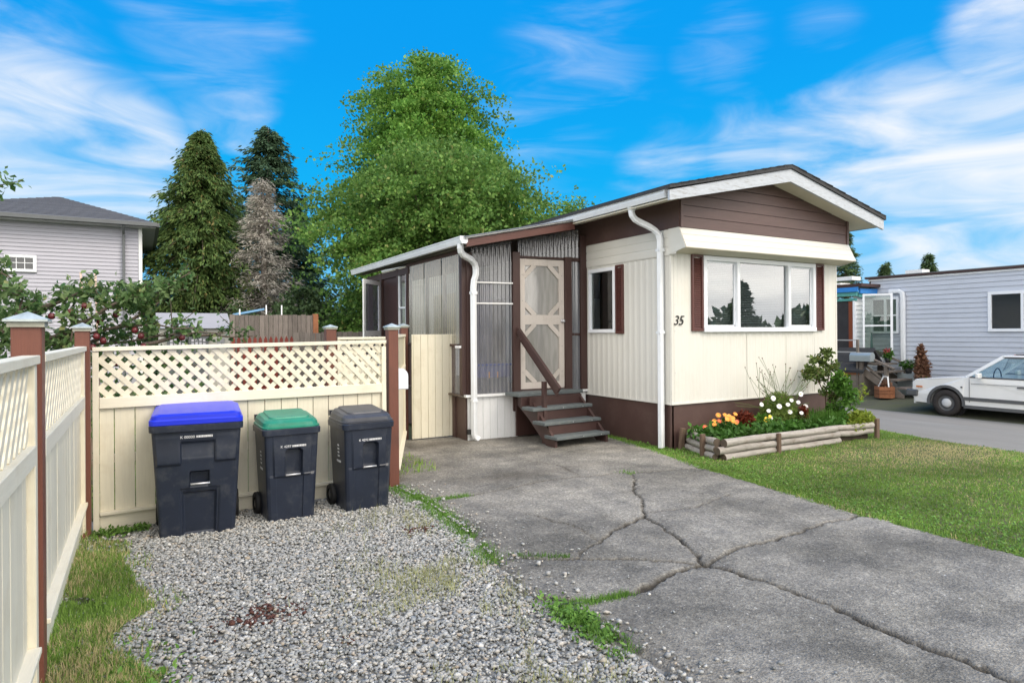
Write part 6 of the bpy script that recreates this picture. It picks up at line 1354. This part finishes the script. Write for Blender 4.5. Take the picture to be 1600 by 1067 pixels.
for x0 in (-.004,Wc+.004):
    for y0,y1 in ((wr_+.37,wf_-.37),): MB().box((x0,(y0+y1)/2,.42),(.02,y1-y0,.07)).build('side_strip',M_cartrim,cb)
    MB().box((x0+(.02 if x0<1 else -.02),(wr_+wf_)/2,.245),(.03,1.72,.07)).build('sill',M_cartrim,cb)
    for yl in (2.63,1.52): MB().box((x0+(.0035 if x0<1 else -.0035),yl,.60),(.006,.008,.50)).build('door_gap',M_dark,cb)
    MB().box((x0+(.004 if x0<1 else -.004),(.3+2.6)/2,.80-.05),(.010,2.3,.008)).build('crease_line',M_cartrim,cb)
    MB().box((x0+(.0 if x0<1 else -.0),3.02,.70),(.008,.07,.0)).build('x',M_dark,cb) if False else None
    MB().box((x0+.0,2.78,.66),(.012,.035,.03)).build('side_indicator',M_dark,cb)
    for yy in (1.68,): MB().box((x0-.006 if x0<1 else x0+.006,yy,.72),(.025,.15,.028)).build('door_handle',M_cartrim,cb)
    MB().box((x0+(.02 if x0<1 else -.02),3.66,.62),(.02,.13,.035)).build('amber_marker',M_lamp,cb)
for y0,y1 in ((3.70,3.96),(-.06,.10)):
    MB().box((Wc/2,(y0+y1)/2,.47),(Wc-.02,y1-y0,.15)).build('bumper',M_cartrim,car,bev=.025)
MB().box((Wc/2,3.80,.30),(Wc-.2,.06,.16)).build('air_dam',M_car,car,bev=.01)
MB().box((Wc/2,3.83,.63),(Wc-.3,.03,.12)).build('grille',M_dark,car)
for x in (.22,Wc-.22): MB().lathe((x,3.84,.63),[(.001,.02),(.07,.015),(.08,0)],14,'Y').build('headlight',M_steel,car)
# greenhouse
zb,zr=.885,1.335; 
B=[(.05,2.66),(.05,.22)]; T=[(.20,2.02),(.20,.42)]
def gp(y,z,sd):
    q=(z-zb)/(zr-zb); x=.045+.15*q; return (x if sd<0 else Wc-x,y,z)
A_b,A_t=2.70,2.06; C_b,C_t=.12,.40
for sd in (-1,1):
    for (y0,y1,w) in ((A_b,A_t,.065),(1.60,1.56,.07),(.78,.80,.08),(C_b,C_t,.10)): MB().beam(gp(y0,zb-.01,sd),gp(y1,zr,sd),.035,w,up=(0,1,.0)).build('pillar',M_car if w!=.07 else M_cartrim,cb)
    MB().beam(gp(A_b-.02,zb,sd),gp(C_b,zb,sd),.03,.03).build('belt_seal',M_cartrim,cb); MB().beam(gp(A_t+.02,zr-.02,sd),gp(C_t,zr-.02,sd),.035,.035).build('roof_gutter',M_cartrim,cb)
    g0,g1,g2,g3=gp(A_b-.05,zb+.01,sd),gp(C_b+.06,zb+.01,sd),gp(C_t+.04,zr-.03,sd),gp(A_t-.03,zr-.03,sd); off=-.004*0
    MB().ext([g0,g1,g2,g3],(.004,0,0)).build('side_glass',G_car,cb)
    MB().box((-.07 if sd<0 else Wc+.07,2.42,.93),(.16,.07,.11)).build('door_mirror',M_car,cb,bev=.015)
MB().ext([gp(A_b,zb,-1),gp(A_b,zb,1),gp(A_t,zr-.02,1),gp(A_t,zr-.02,-1)],(0,-.004,.002)).build('windscreen',G_car,cb)
MB().ext([gp(C_b,zb,-1),gp(C_b,zb,1),gp(C_t,zr-.02,1),gp(C_t,zr-.02,-1)],(0,.004,.002)).build('rear_glass',G_car,cb)
MB().ext([(.20,A_t+.03,zr-.015),(Wc-.20,A_t+.03,zr-.015),(Wc-.24,A_t-.06,zr+.025),(.24,A_t-.06,zr+.025)],(0,0,-.02)).build('roof_lip',M_car,cb)
MB().ext([(.19,A_t,zr-.02),(.19,C_t-.05,zr-.02),(.24,C_t,zr+.025),(.24,A_t-.05,zr+.025)],(Wc-.38,0,0)).build('roof',M_car,cb,bev=.012) if False else MB().box((Wc/2,(A_t+C_t)/2-.0,zr+.002),(Wc-.37,A_t-C_t+.04,.05)).build('roof',M_car,cb,bev=.018)
for x in (.45,Wc-.45):
    MB().box((x,1.55,.85),(.48,.14,.62),rot=Matrix.Rotation(R(-12),3,'X')).build('seat',M_bluebag if False else M_cartrim,cb,bev=.04); MB().box((x,1.48,1.24),(.26,.09,.16)).build('headrest',M_cartrim,cb,bev=.03)
MB().lathe((.42,2.28,.90),[(.17,-.012),(.19,0),(.17,.012)],18,'Y').build('steering_wheel',M_dark,cb)
MB().tube([(.3,2.72,.90),(.75,2.74,.93)],.008,5).build('wiper',M_dark,cb)
for x in (.32,Wc-.32): MB().beam((x,.6,zr+.045),(x,1.9,zr+.045),.03,.025).build('roof_rail',M_cartrim,cb)
MB().box((Wc/2,1.75,zr+.035),(.7,.5,.015)).build('sunroof',mat('faded_pink_sunroof',(.45,.28,.27),.4,.1,3),cb)
car.location=(15.40,4.35,-.295)
